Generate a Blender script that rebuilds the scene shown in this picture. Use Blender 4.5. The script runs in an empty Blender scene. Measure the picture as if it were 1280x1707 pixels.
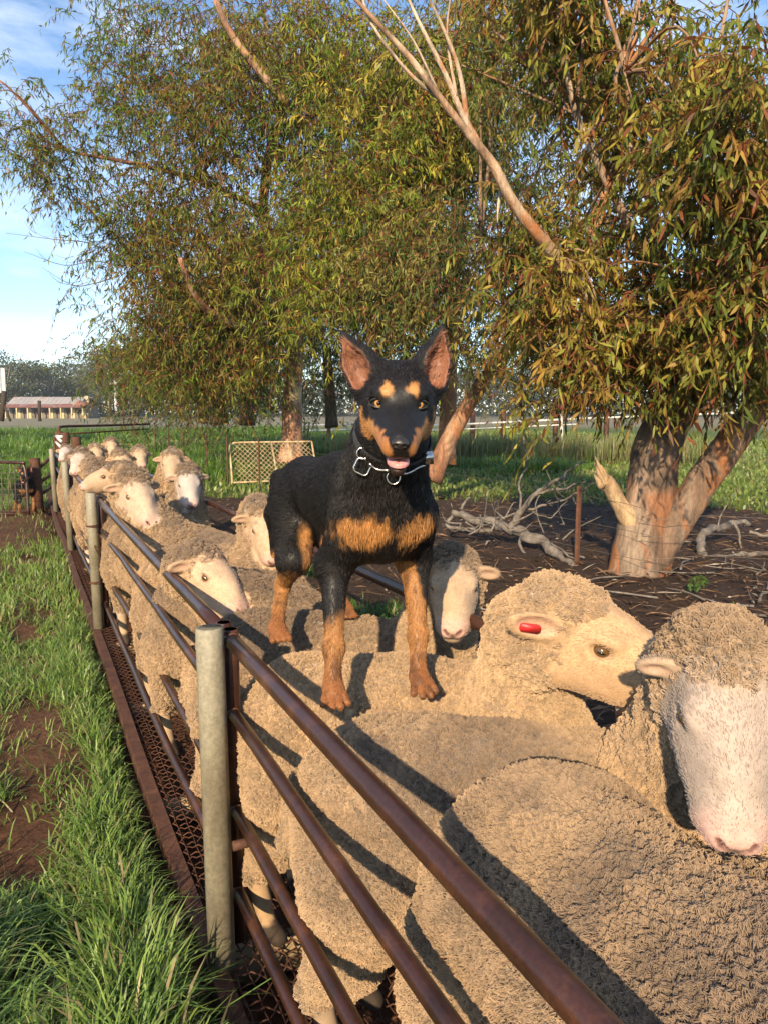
import bpy, math, time
import numpy as np
from mathutils import Vector, Matrix
T0 = time.time()
scene = bpy.context.scene
COL = scene.collection
R_ = math.radians
rng = np.random.default_rng(11)

# ------------------------------------------------------------------ camera
CAM_H = 1.35                       # eye height above the floor of the sheep race
PITCH = math.atan(160 / 1232.0)
YAW = math.atan(607 / 1242.0)      # the race runs along +Y, the camera looks to the right of it
cam_d = bpy.data.cameras.new('camera')
cam_d.sensor_fit = 'VERTICAL'; cam_d.sensor_height = 36.0; cam_d.lens = 25.98
cam_d.clip_start = 0.02; cam_d.clip_end = 4000
cam = bpy.data.objects.new('camera', cam_d); COL.objects.link(cam)
cam.location = (0, 0, CAM_H)
cam.rotation_euler = (math.pi / 2 - PITCH, 0, -YAW)
scene.camera = cam
_f = np.array([math.sin(YAW) * math.cos(PITCH), math.cos(YAW) * math.cos(PITCH), -math.sin(PITCH)])
_r = np.array([math.cos(YAW), -math.sin(YAW), 0.0]); _u = np.cross(_r, _f)
CAM = np.array([0, 0, CAM_H])
def W(px, py, d):
    """world point seen at photograph pixel (px, py), d metres along the viewing axis"""
    return CAM + d * (_f + _r * (px - 640) / 1232.0 - _u * (py - 853.5) / 1232.0)
def WZ(px, py, z):
    q = W(px, py, 1.0) - CAM
    return CAM + q * ((z - CAM_H) / q[2])

# ------------------------------------------------------------------ sky and sun
SUN_AZ = R_(51.0)      # heading the light travels in, from +X towards +Y
SUN_EL = R_(24.0)
world = bpy.data.worlds.new('World'); scene.world = world; world.use_nodes = True
nt = world.node_tree; nt.nodes.clear()
def N(t, kind, **kw):
    n = t.nodes.new(kind)
    for k, v in kw.items(): setattr(n, k, v)
    return n
sky = N(nt, 'ShaderNodeTexSky', sky_type='NISHITA', sun_disc=False)
sky.sun_elevation = SUN_EL
sky.sun_rotation = math.atan2(-math.cos(SUN_AZ), -math.sin(SUN_AZ))
sky.air_density = 1.0; sky.dust_density = 0.0; sky.ozone_density = 3.0; sky.altitude = 100
geo = N(nt, 'ShaderNodeTexCoord')
mp = N(nt, 'ShaderNodeMapping'); mp.inputs['Scale'].default_value = (1.6, 1.6, 6.5)
mp.inputs['Rotation'].default_value = (0.12, 0.1, 0.5)
nz = N(nt, 'ShaderNodeTexNoise'); nz.inputs['Scale'].default_value = 1.5; nz.inputs['Detail'].default_value = 9
nz.inputs['Roughness'].default_value = 0.62; nz.inputs['Distortion'].default_value = 0.35
rp = N(nt, 'ShaderNodeValToRGB'); rp.color_ramp.elements[0].position = 0.46; rp.color_ramp.elements[1].position = 0.80
rp.color_ramp.elements[1].color = (0.85, 0.85, 0.85, 1)
mx = N(nt, 'ShaderNodeMix', data_type='RGBA'); mx.inputs[7].default_value = (6.6, 7.0, 7.6, 1)
bg = N(nt, 'ShaderNodeBackground'); bg.inputs['Strength'].default_value = 0.145
wo = N(nt, 'ShaderNodeOutputWorld')
L = nt.links.new
L(geo.outputs['Generated'], mp.inputs['Vector']); L(mp.outputs[0], nz.inputs['Vector']); L(nz.outputs['Fac'], rp.inputs[0])
L(rp.outputs[0], mx.inputs[0]); L(sky.outputs[0], mx.inputs[6]); L(mx.outputs[2], bg.inputs['Color']); L(bg.outputs[0], wo.inputs[0])

sun_d = bpy.data.lights.new('sun', 'SUN'); sun_d.energy = 5.0; sun_d.angle = R_(0.9); sun_d.color = (1.0, 0.80, 0.54)
sun = bpy.data.objects.new('sun', sun_d); COL.objects.link(sun)
ldir = Vector((math.cos(SUN_EL) * math.cos(SUN_AZ), math.cos(SUN_EL) * math.sin(SUN_AZ), -math.sin(SUN_EL)))
sun.rotation_euler = ldir.to_track_quat('-Z', 'Y').to_euler(); sun.location = (-6, -2, 8)

scene.view_settings.view_transform = 'Standard'; scene.view_settings.look = 'None'
scene.view_settings.gamma = 1.0; scene.view_settings.exposure = 0.66
scene.render.engine = 'CYCLES'
cy = scene.cycles
cy.use_denoising = True
try: cy.denoiser = 'OPENIMAGEDENOISE'
except Exception: pass
cy.max_bounces = 6; cy.diffuse_bounces = 3; cy.glossy_bounces = 2; cy.transmission_bounces = 4; cy.transparent_max_bounces = 8
cy.use_adaptive_sampling = True; cy.adaptive_threshold = 0.02
cy.caustics_reflective = False; cy.caustics_refractive = False
scene.cycles_curves.shape = 'RIBBONS'

# ------------------------------------------------------------------ numpy helpers
def nrm(v):
    v = np.asarray(v, float)
    return v / np.maximum(np.linalg.norm(v, axis=-1, keepdims=True), 1e-9)
def sstep(a, b, x):
    t = np.clip((x - a) / (b - a), 0, 1); return t * t * (3 - 2 * t)
def _hash(i, j, k, seed):
    n = (i * 374761393 + j * 668265263 + k * 2147483647 + seed * 1274126177) & 0xffffffff
    n = ((n ^ (n >> 13)) * 1274126177) & 0xffffffff
    n = (n ^ (n >> 16)) & 0xffffffff
    return (n & 0xffff) / 65535.0
def vnoise(p, seed=0):
    p = np.asarray(p, float)
    i = np.floor(p).astype(np.int64); f = p - i; f = f * f * (3 - 2 * f)
    out = 0.0
    for dx in (0, 1):
        wx = f[:, 0] if dx else 1 - f[:, 0]
        for dy in (0, 1):
            wy = f[:, 1] if dy else 1 - f[:, 1]
            for dz in (0, 1):
                wz = f[:, 2] if dz else 1 - f[:, 2]
                out = out + wx * wy * wz * _hash(i[:, 0] + dx, i[:, 1] + dy, i[:, 2] + dz, seed)
    return out                                    # 0..1
def fbm(p, seed=0, oct=3):
    a, s, tot = 1.0, 0.0, 0.0
    p = np.asarray(p, float)
    for o in range(oct):
        s = s + a * vnoise(p * (2.0 ** o), seed + o * 7); tot += a; a *= 0.5
    return s / tot

# ------------------------------------------------------------------ object helpers
OFF = {}
def tag(o, label=None, cat=None, group=None, kind=None):
    if label: o['label'] = label
    if cat: o['category'] = cat
    if group: o['group'] = group
    if kind: o['kind'] = kind
    return o
def thing(name, label, cat, loc=(0, 0, 0), group=None):
    o = bpy.data.objects.new(name, None); COL.objects.link(o)
    o.empty_display_size = 0.1
    o.location = tuple(float(c) for c in loc); OFF[o] = np.array(loc, float)
    return tag(o, label, cat, group)
def mesh_np(name, V, F, col=None, smooth=True):
    """F: list of int arrays (n,3) or (n,4)"""
    if isinstance(F, np.ndarray): F = [F]
    F = [f for f in F if len(f)]
    me = bpy.data.meshes.new(name)
    V = np.ascontiguousarray(V, np.float32)
    me.vertices.add(len(V)); me.vertices.foreach_set('co', V.ravel())
    li = np.concatenate([f.ravel() for f in F]).astype(np.int32)
    cnt = np.concatenate([np.full(len(f), f.shape[1]) for f in F]).astype(np.int32)
    st = np.concatenate([[0], np.cumsum(cnt)[:-1]]).astype(np.int32)
    me.loops.add(len(li)); me.loops.foreach_set('vertex_index', li)
    me.polygons.add(len(cnt)); me.polygons.foreach_set('loop_start', st)
    me.polygons.foreach_set('use_smooth', np.full(len(cnt), smooth))
    me.update(calc_edges=True)
    if col is not None:
        a = me.color_attributes.new('Col', 'FLOAT_COLOR', 'POINT')
        c = np.ones((len(V), 4), np.float32); c[:, :3] = col
        a.data.foreach_set('color', c.ravel())
    return me
def obj(name, V, F, mat, parent=None, col=None, smooth=True, loc=None):
    """one mesh object; V in world coordinates, stored relative to its thing's base"""
    off = OFF[parent] if parent is not None else np.array(loc if loc is not None else (0, 0, 0), float)
    V = np.asarray(V, float) - off
    me = mesh_np(name, V, F, col, smooth)
    me.materials.append(mat)
    o = bpy.data.objects.new(name, me); COL.objects.link(o)
    if parent is not None: o.parent = parent
    else: o.location = tuple(off)
    OFF[o] = off
    return o
def ofmesh(name, me, parent, loc=(0, 0, 0), rz=0.0):
    """another object on mesh data that is shared; loc in world coordinates"""
    o = bpy.data.objects.new(name, me); COL.objects.link(o)
    off = OFF[parent] if parent is not None else np.zeros(3)
    if parent is not None: o.parent = parent
    o.location = tuple(np.asarray(loc, float) - off); o.rotation_euler = (0, 0, rz); OFF[o] = off
    return o
def copy_tree(o, parent=None):
    c = o.copy(); COL.objects.link(c); c.parent = parent; OFF[c] = OFF.get(o, np.zeros(3))
    for ch in list(o.children): copy_tree(ch, c)
    return c
def cat(parts):
    """join (V, F) pairs"""
    Vs, Fs, n = [], [], 0
    for V, F in parts:
        Vs.append(V)
        for f in (F if isinstance(F, list) else [F]): Fs.append(f + n)
        n += len(V)
    return np.concatenate(Vs), Fs
def tube(P, rad, n=8, caps=True, flat=None):
    P = np.asarray(P, float); m = len(P); rad = np.broadcast_to(np.asarray(rad, float), (m,))
    t = np.gradient(P, axis=0) if m > 2 else np.repeat((P[1] - P[0])[None], m, 0)
    t = nrm(t)
    a = np.array([0, 0, 1.0]) if abs(t[0][2]) < 0.9 else np.array([1.0, 0, 0])
    s = nrm(np.cross(t[0], a)); S = []
    for i in range(m):
        s = nrm(s - t[i] * (s @ t[i])); S.append(s)
    S = np.array(S); B = np.cross(t, S)
    th = np.linspace(0, 2 * np.pi, n, endpoint=False)
    V = P[:, None] + rad[:, None, None] * (S[:, None] * np.cos(th)[None, :, None] + B[:, None] * np.sin(th)[None, :, None])
    V = V.reshape(-1, 3)
    i = np.arange(m - 1)[:, None] * n; j = np.arange(n)[None]; k = (j + 1) % n
    F = np.stack([i + j, i + k, i + n + k, i + n + j], -1).reshape(-1, 4)
    Fs = [F]
    if caps:
        c = len(V); V = np.concatenate([V, P[:1], P[-1:]])
        j = np.arange(n); k = (j + 1) % n; e = (m - 1) * n
        Fs.append(np.stack([np.full(n, c), k, j], -1)); Fs.append(np.stack([np.full(n, c + 1), e + j, e + k], -1))
    return V, Fs
def hollow(P0, P1, r, wall=0.004, n=18):
    """open pipe with a visible wall at its far end"""
    P0, P1 = np.array(P0, float), np.array(P1, float); d = nrm(P1 - P0)
    return tube([P0, P1 - d * 0.002, P1, P1, P1 - d * 0.05], [r, r, r - .0008, r - wall, r - wall], n)
def box(c, h, rot=None, bev=0.0):
    """box with half sizes h; bev chamfers the vertical edges"""
    c = np.array(c, float); h = np.array(h, float)
    if bev <= 0:
        V = np.array([[x, y, z] for z in (-1, 1) for x, y in ((-1, -1), (1, -1), (1, 1), (-1, 1))], float) * h
        F = np.array([[0, 3, 2, 1], [4, 5, 6, 7], [0, 1, 5, 4], [1, 2, 6, 5], [2, 3, 7, 6], [3, 0, 4, 7]])
        Fs = [F]
    else:
        b = bev; x, y, z = h
        ring = np.array([[-x + b, -y], [x - b, -y], [x, -y + b], [x, y - b], [x - b, y], [-x + b, y], [-x, y - b], [-x, -y + b]])
        V = np.concatenate([np.c_[ring, np.full(8, -z)], np.c_[ring, np.full(8, z)]])
        j = np.arange(8); k = (j + 1) % 8
        Fs = [np.stack([j, k, k + 8, j + 8], -1), np.array([[0, 7, 6, 1], [1, 6, 5, 2], [2, 5, 4, 3]]), np.array([[8, 9, 14, 15], [9, 10, 13, 14], [10, 11, 12, 13]])]
    if rot is not None: V = V @ np.array(rot).T
    return V + c, Fs
def rotz(a):
    c, s = math.cos(a), math.sin(a); return np.array([[c, -s, 0], [s, c, 0], [0, 0, 1.0]])
def ellm(c, ax, r, nu=20, nv=12):
    """ellipsoid mesh; ax rows are unit axes"""
    u = np.linspace(0, 2 * np.pi, nu, endpoint=False); v = np.linspace(0, np.pi, nv)
    P = np.stack([np.outer(np.sin(v), np.cos(u)), np.outer(np.sin(v), np.sin(u)), np.outer(np.cos(v), np.ones(nu))], -1).reshape(-1, 3)
    V = np.array(c) + (P * np.array(r)) @ np.array(ax)
    i = np.arange(nv - 1)[:, None] * nu; j = np.arange(nu)[None]; k = (j + 1) % nu
    F = np.stack([i + j, i + nu + j, i + nu + k, i + k], -1).reshape(-1, 4)
    return V, [F]
def smooth_path(P, n):
    """Catmull-Rom through rows of P (any columns)"""
    P = np.asarray(P, float); Q = np.concatenate([2 * P[:1] - P[1:2], P, 2 * P[-1:] - P[-2:-1]])
    out = []
    for i in range(len(P) - 1):
        a, b, c, d = Q[i:i + 4]; t = np.linspace(0, 1, n, endpoint=False)[:, None]
        out.append(0.5 * (2 * b + (c - a) * t + (2 * a - 5 * b + 4 * c - d) * t ** 2 + (3 * b - a - 3 * c + d) * t ** 3))
    return np.concatenate(out + [P[-1:]])

# ------------------------------------------------------------------ materials
def mat_base(name):
    m = bpy.data.materials.new(name); m.use_nodes = True
    t = m.node_tree; b = t.nodes['Principled BSDF']
    return m, t, b
def add_noise(t, scale, detail=5, rough=0.6, coord='Object', stretch=None, dist=0.0):
    tc = N(t, 'ShaderNodeTexCoord'); n = N(t, 'ShaderNodeTexNoise')
    n.inputs['Scale'].default_value = scale; n.inputs['Detail'].default_value = detail; n.inputs['Roughness'].default_value = rough
    n.inputs['Distortion'].default_value = dist
    src = tc.outputs[coord]
    if stretch:
        mpn = N(t, 'ShaderNodeMapping'); mpn.inputs['Scale'].default_value = stretch; t.links.new(src, mpn.inputs[0]); src = mpn.outputs[0]
    t.links.new(src, n.inputs['Vector'])
    return n.outputs['Fac']
def ramp(t, fac, stops):
    r = N(t, 'ShaderNodeValToRGB'); e = r.color_ramp.elements
    while len(e) < len(stops): e.new(0.5)
    for i, (p, c) in enumerate(stops): e[i].position = p; e[i].color = (*c, 1)
    t.links.new(fac, r.inputs[0]); return r.outputs[0]
def mixc(t, fac, a, b, mode='MIX'):
    m = N(t, 'ShaderNodeMix', data_type='RGBA', blend_type=mode)
    for s, v in ((0, fac), (6, a), (7, b)):
        if hasattr(v, 'links'): t.links.new(v, m.inputs[s])
        elif s == 0: m.inputs[0].default_value = v
        else: m.inputs[s].default_value = (*v, 1)
    return m.outputs[2]
def bump(t, b, h, strength, dist=0.01):
    n = N(t, 'ShaderNodeBump'); n.inputs['Strength'].default_value = strength; n.inputs['Distance'].default_value = dist
    t.links.new(h, n.inputs['Height']); t.links.new(n.outputs[0], b.inputs['Normal'])
def mat_noise(name, stops, scale, rough=0.7, bmp=0.3, bdist=0.01, metal=0.0, detail=6, stretch=None, spec=0.4, fine=None, dist=0.0):
    m, t, b = mat_base(name)
    f = add_noise(t, scale, detail, 0.65, stretch=stretch, dist=dist)
    c = ramp(t, f, stops)
    if fine:
        f2 = add_noise(t, fine, 4, 0.7); c = mixc(t, 0.55, c, ramp(t, f2, [(0.3, (0.45,) * 3), (0.7, (1.35,) * 3)]), 'MULTIPLY')
    t.links.new(c, b.inputs['Base Color']); b.inputs['Roughness'].default_value = rough; b.inputs['Metallic'].default_value = metal
    b.inputs['Specular IOR Level'].default_value = spec
    if bmp: bump(t, b, f if not fine else f2, bmp, bdist)
    return m
def mat_attr(name, rough=0.8, scale=60, var=0.35, bmp=0.25, bdist=0.004, spec=0.3, trans=0.0, sheen=0.0, vor=None):
    """colour from the Col attribute, with procedural variation; optional translucency for leaves"""
    m, t, b = mat_base(name)
    a = N(t, 'ShaderNodeAttribute', attribute_name='Col')
    f = add_noise(t, scale, 5, 0.65)
    c = mixc(t, var, a.outputs['Color'], ramp(t, f, [(0.25, (0.35,) * 3), (0.75, (1.5,) * 3)]), 'MULTIPLY')
    t.links.new(c, b.inputs['Base Color']); b.inputs['Roughness'].default_value = rough; b.inputs['Specular IOR Level'].default_value = spec
    if sheen: b.inputs['Sheen Weight'].default_value = sheen
    if vor:
        tc = N(t, 'ShaderNodeTexCoord'); v = N(t, 'ShaderNodeTexVoronoi'); v.inputs['Scale'].default_value = vor
        t.links.new(tc.outputs['Object'], v.inputs['Vector']); bump(t, b, v.outputs['Distance'], bmp, bdist)
    elif bmp: bump(t, b, f, bmp, bdist)
    if trans:
        tr = N(t, 'ShaderNodeBsdfTranslucent'); t.links.new(c, tr.inputs['Color'])
        ms = N(t, 'ShaderNodeMixShader'); ms.inputs[0].default_value = trans
        out = t.nodes['Material Output']
        t.links.new(b.outputs[0], ms.inputs[1]); t.links.new(tr.outputs[0], ms.inputs[2]); t.links.new(ms.outputs[0], out.inputs[0])
    return m
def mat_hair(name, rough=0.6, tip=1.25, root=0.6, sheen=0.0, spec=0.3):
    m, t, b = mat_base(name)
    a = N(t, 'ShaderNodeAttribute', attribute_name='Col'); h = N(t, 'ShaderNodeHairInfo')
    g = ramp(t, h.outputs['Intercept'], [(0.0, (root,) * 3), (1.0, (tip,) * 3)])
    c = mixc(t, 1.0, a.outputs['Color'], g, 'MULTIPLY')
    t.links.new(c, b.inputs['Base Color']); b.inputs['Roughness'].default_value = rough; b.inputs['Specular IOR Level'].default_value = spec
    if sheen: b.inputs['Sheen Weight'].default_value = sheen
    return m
def mat_flat(name, c, rough=0.6, metal=0.0, spec=0.4):
    m, t, b = mat_base(name)
    f = add_noise(t, 25, 5)
    t.links.new(mixc(t, 0.25, c, ramp(t, f, [(0.3, (0.5,) * 3), (0.7, (1.4,) * 3)]), 'MULTIPLY'), b.inputs['Base Color'])
    b.inputs['Roughness'].default_value = rough; b.inputs['Metallic'].default_value = metal; b.inputs['Specular IOR Level'].default_value = spec
    return m

M = {}
M['rust'] = mat_noise('rusty_brown_pipe', [(0.30, (0.030, 0.012, 0.008)), (0.52, (0.058, 0.022, 0.014)), (0.74, (0.15, 0.055, 0.025))], 9, 0.30, 0.22, 0.002, fine=160, spec=0.5)
M['rust_dull'] = mat_noise('dull_rust', [(0.3, (0.06, 0.025, 0.015)), (0.6, (0.13, 0.055, 0.03)), (0.8, (0.22, 0.10, 0.05))], 14, 0.8, 0.4, 0.003, fine=120)
M['galv'] = mat_noise('weathered_galvanised', [(0.3, (0.16, 0.13, 0.085)), (0.5, (0.27, 0.235, 0.16)), (0.72, (0.36, 0.33, 0.25))], 7, 0.55, 0.25, 0.002, stretch=(1, 1, 0.35), fine=90, spec=0.4)
M['steel'] = mat_noise('polished_steel', [(0.3, (0.45, 0.43, 0.40)), (0.7, (0.7, 0.68, 0.63))], 40, 0.25, 0.05, 0.001, metal=1.0)
M['cream_pipe'] = mat_noise('cream_painted_pipe', [(0.35, (0.33, 0.20, 0.09)), (0.55, (0.55, 0.42, 0.25)), (0.75, (0.62, 0.52, 0.36))], 12, 0.6, 0.2, 0.002)
M['white'] = mat_noise('white_paint', [(0.35, (0.55, 0.52, 0.46)), (0.65, (0.78, 0.76, 0.72))], 5, 0.6, 0.1, 0.002)
M['wire'] = mat_flat('old_wire', (0.20, 0.16, 0.12), 0.5, 0.6)
M['dark_timber'] = mat_noise('dark_timber', [(0.3, (0.025, 0.018, 0.013)), (0.7, (0.085, 0.06, 0.042))], 6, 0.9, 0.5, 0.01, stretch=(1, 1, 0.15))
M['pale_timber'] = mat_noise('pale_timber', [(0.3, (0.22, 0.15, 0.08)), (0.7, (0.42, 0.31, 0.18))], 8, 0.85, 0.4, 0.004, stretch=(1, 0.2, 1))
M['leaf'] = mat_attr('gum_leaf', 0.45, 30, 0.2, 0.0, spec=0.25, trans=0.38)
M['farleaf'] = mat_attr('far_foliage', 0.7, 2, 0.3, 0.0, trans=0.25)
M['grass'] = mat_attr('grass_blade', 0.42, 20, 0.3, 0.0, spec=0.45, trans=0.32)
def mat_bark():
    m, t, b = mat_base('gum_bark')
    a = N(t, 'ShaderNodeAttribute', attribute_name='Col')
    f1 = add_noise(t, 9, 8, .7, stretch=(1, 1, .22), dist=.6); f2 = add_noise(t, 45, 5, .7, stretch=(1, 1, .4)); f3 = add_noise(t, 3.2, 5, .6, stretch=(1, 1, .4), dist=.8)
    c = mixc(t, .85, a.outputs['Color'], ramp(t, f1, [(.32, (.35,) * 3), (.5, (.95,) * 3), (.68, (1.5,) * 3)]), 'MULTIPLY')
    c = mixc(t, .6, c, ramp(t, f2, [(.3, (.5,) * 3), (.7, (1.4,) * 3)]), 'MULTIPLY')
    c = mixc(t, ramp(t, f3, [(.55, (0,) * 3), (.62, (.8,) * 3)]), c, mixc(t, .7, (.40, .155, .055), ramp(t, f2, [(.3, (.5,) * 3), (.7, (1.3,) * 3)]), 'MULTIPLY'))
    t.links.new(c, b.inputs['Base Color']); b.inputs['Roughness'].default_value = .85; b.inputs['Specular IOR Level'].default_value = .25
    bump(t, b, f1, .9, .03)
    return m
M['bark'] = mat_bark()
M['deadwood'] = mat_noise('silver_deadwood', [(0.3, (0.09, 0.07, 0.055)), (0.55, (0.21, 0.18, 0.15)), (0.8, (0.33, 0.30, 0.26))], 12, 0.85, 0.5, 0.006, fine=60)
M['litter'] = mat_attr('leaf_litter', 0.9, 40, 0.4, 0.0)
M['wool'] = mat_attr('fleece', 0.95, 45, 0.30, 0.9, 0.012, spec=0.1, sheen=0.3, vor=75)
M['skin'] = mat_attr('sheep_skin', .65, 70, .25, .3, .002, spec=.3)
M['woolhair'] = mat_hair('fleece_fibre', 0.75, 1.25, 0.62, sheen=0.4, spec=0.2)  # roots darkened and tips brightened, a sunlit look put into the fibre colour
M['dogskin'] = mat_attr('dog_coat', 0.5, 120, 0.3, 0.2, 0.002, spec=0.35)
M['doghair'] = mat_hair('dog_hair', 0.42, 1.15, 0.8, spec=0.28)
M['eye_amber'] = mat_flat('amber_eye', (0.50, 0.25, 0.06), 0.10, spec=0.8)
M['eye_dark'] = mat_flat('dark_pupil', (0.008, 0.006, 0.005), 0.08, spec=0.8)
M['sheep_eye'] = mat_flat('brown_sheep_eye', (0.13, 0.07, 0.025), 0.12, spec=0.8)
M['tag_red'] = mat_flat('red_plastic_tag', (0.62, 0.03, 0.03), 0.4)
M['tag_orange'] = mat_flat('orange_plastic_tag', (0.75, 0.20, 0.03), 0.4)
M['hoof'] = mat_flat('dark_hoof', (0.06, 0.045, 0.03), 0.6)
# ------------------------------------------------------------------ bodies as one blended surface
def surface_nets(D, xs, ys, zs):
    s = D < 0
    nx, ny, nz_ = D.shape
    c = np.zeros((nx - 1, ny - 1, nz_ - 1), np.int8)
    for a in (0, 1):
        for b in (0, 1):
            for d in (0, 1):
                c += s[a:nx - 1 + a, b:ny - 1 + b, d:nz_ - 1 + d]
    act = (c > 0) & (c < 8)
    I, J, K = np.nonzero(act)
    idx = np.full(act.shape, -1, np.int32); idx[I, J, K] = np.arange(len(I))
    corners = [(a, b, d) for a in (0, 1) for b in (0, 1) for d in (0, 1)]
    val = np.stack([D[I + a, J + b, K + d] for a, b, d in corners], 1)
    pos = np.stack([np.stack([xs[I + a], ys[J + b], zs[K + d]], 1) for a, b, d in corners], 1)
    acc = np.zeros((len(I), 3)); n = np.zeros(len(I))
    for e0 in range(8):
        for e1 in range(e0 + 1, 8):
            if sum(p != q for p, q in zip(corners[e0], corners[e1])) != 1: continue
            v0, v1 = val[:, e0], val[:, e1]; m = (v0 < 0) != (v1 < 0)
            t = np.where(m, v0 / np.where(m, v0 - v1, 1), 0)[:, None]
            acc += np.where(m[:, None], pos[:, e0] + (pos[:, e1] - pos[:, e0]) * t, 0); n += m
    V = acc / n[:, None]
    Q = []
    for ax in range(3):
        sl0 = [slice(None)] * 3; sl1 = [slice(None)] * 3; sl0[ax] = slice(0, -1); sl1[ax] = slice(1, None)
        a0, a1 = s[tuple(sl0)], s[tuple(sl1)]; e = a0 != a1
        o1, o2 = [(1, 2), (2, 0), (0, 1)][ax]
        i, j, k = np.nonzero(e); g = [i, j, k]
        ok = (g[o1] > 0) & (g[o2] > 0) & (g[o1] < D.shape[o1] - 1) & (g[o2] < D.shape[o2] - 1)
        g = [q[ok] for q in g]; inside0 = a0[g[0], g[1], g[2]]
        def cell(d1, d2):
            h = list(g); h[o1] = h[o1] - d1; h[o2] = h[o2] - d2
            return idx[h[0], h[1], h[2]]
        q = np.stack([cell(1, 1), cell(0, 1), cell(0, 0), cell(1, 0)], 1)
        q[~inside0] = q[~inside0][:, ::-1]
        Q.append(q)
    Q = np.concatenate(Q); Q = Q[(Q >= 0).all(1)]
    return V, Q
class Body:
    """list of blended primitives; each is ('cap', a, b, ra, rb) or ('ell', c, axes, r)"""
    def __init__(s): s.p = []
    def cap(s, a, b, ra, rb, k=0.04, tag='w', cut=False):
        s.p.append(('cap', np.array(a, float), np.array(b, float), ra, rb, k, tag, cut))
    def ell(s, c, r, ax=None, k=0.04, tag='w', cut=False):
        s.p.append(('ell', np.array(c, float), np.eye(3) if ax is None else np.array(ax, float), np.array(r, float), k, tag, cut))
    @staticmethod
    def dist(q, P):
        if q[0] == 'cap':
            _, a, b, ra, rb = q[:5]; ab = b - a; h = np.clip((P - a) @ ab / max(ab @ ab, 1e-9), 0, 1)
            return np.linalg.norm(P - a - h[..., None] * ab, axis=-1) - (ra + (rb - ra) * h)
        _, c, ax, r = q[:4]; L_ = (P - c) @ ax.T
        k0 = np.linalg.norm(L_ / r, axis=-1); k1 = np.linalg.norm(L_ / (r * r), axis=-1)
        return k0 * (k0 - 1) / np.maximum(k1, 1e-6)
    @staticmethod
    def bounds(q, m):
        if q[0] == 'cap':
            _, a, b, ra, rb = q[:5]; rr = max(ra, rb) + m
            return np.minimum(a, b) - rr, np.maximum(a, b) + rr
        _, c, ax, r = q[:4]; e = np.sqrt(((ax * r[:, None]) ** 2).sum(0)) + m
        return c - e, c + e
    def mesh(s, fine, hf, hc):
        """fine: (lo, hi) box meshed at step hf, the rest at hc"""
        B = [s.bounds(q, 0.03) for q in s.p if not q[-1]]
        lo = np.min([b[0] for b in B], 0); hi = np.max([b[1] for b in B], 0)
        axs = []
        for i in range(3):
            f0, f1 = max(fine[0][i], lo[i]), min(fine[1][i], hi[i])
            seg = [np.arange(lo[i], f0, hc), np.arange(f0, f1, hf), np.arange(f1, hi[i] + hc, hc)]
            axs.append(np.unique(np.concatenate(seg).round(5)))
        xs, ys, zs = axs
        D = np.full((len(xs), len(ys), len(zs)), 0.5, np.float32)
        for q in s.p:
            k, cut = q[-3], q[-1]
            l, h = s.bounds(q, k + 2.5 * hc)
            sl = tuple(slice(max(0, np.searchsorted(a, l[i]) - 1), np.searchsorted(a, h[i]) + 1) for i, a in enumerate(axs))
            if any(z.stop - z.start < 2 for z in sl): continue
            G = np.stack(np.meshgrid(xs[sl[0]], ys[sl[1]], zs[sl[2]], indexing='ij'), -1)
            d = s.dist(q, G).astype(np.float32); o = D[sl]
            if cut:
                d = -d; hh = np.clip(0.5 + 0.5 * (d - o) / k, 0, 1); D[sl] = o + (d - o) * hh + k * hh * (1 - hh)
            else:
                hh = np.clip(0.5 + 0.5 * (o - d) / k, 0, 1); D[sl] = o + (d - o) * hh - k * hh * (1 - hh)
        V, Q = surface_nets(D, xs, ys, zs)
        # keep the largest connected piece only
        return relax(V, Q, 2)
    def near(s, P, tags):
        d = np.full(len(P), 9.0)
        for q in s.p:
            if q[-2] in tags and not q[-1]: d = np.minimum(d, s.dist(q, P))
        return d
def relax(V, Q, it):
    n = len(V)
    e = np.concatenate([Q[:, [0, 1]], Q[:, [1, 2]], Q[:, [2, 3]], Q[:, [3, 0]]])
    for w in (0.5, -0.45) * it:
        acc = np.zeros((n, 3)); cnt = np.zeros(n)
        for a, b in ((0, 1), (1, 0)):
            for c in range(3): acc[:, c] += np.bincount(e[:, a], V[e[:, b], c], n)
            cnt += np.bincount(e[:, a], minlength=n)
        V = V + w * (acc / np.maximum(cnt, 1)[:, None] - V)
    return V, Q
def vnormals(V, Q):
    fn = np.cross(V[Q[:, 2]] - V[Q[:, 0]], V[Q[:, 3]] - V[Q[:, 1]])
    vn = np.zeros_like(V)
    for i in range(4):
        for c in range(3): vn[:, c] += np.bincount(Q[:, i], fn[:, c], len(V))
    return nrm(vn)
def scatter(V, Q, weight, n, rg):
    """n random surface points; weight per vertex. returns positions and the barycentric pick (tri, w)"""
    T = np.concatenate([Q[:, [0, 1, 2]], Q[:, [0, 2, 3]]])
    a = np.linalg.norm(np.cross(V[T[:, 1]] - V[T[:, 0]], V[T[:, 2]] - V[T[:, 0]]), axis=1) * weight[T].mean(1)
    cdf = np.cumsum(a); t = np.searchsorted(cdf, rg.random(n) * cdf[-1]); t = np.clip(t, 0, len(T) - 1)
    u, v = rg.random(n), rg.random(n); m = u + v > 1; u[m], v[m] = 1 - u[m], 1 - v[m]
    return T[t], np.stack([1 - u - v, u, v], 1)
def pick(A, T, w): return (A[T] * w[..., None]).sum(1) if A.ndim == 2 else (A[T] * w).sum(1)
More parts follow.
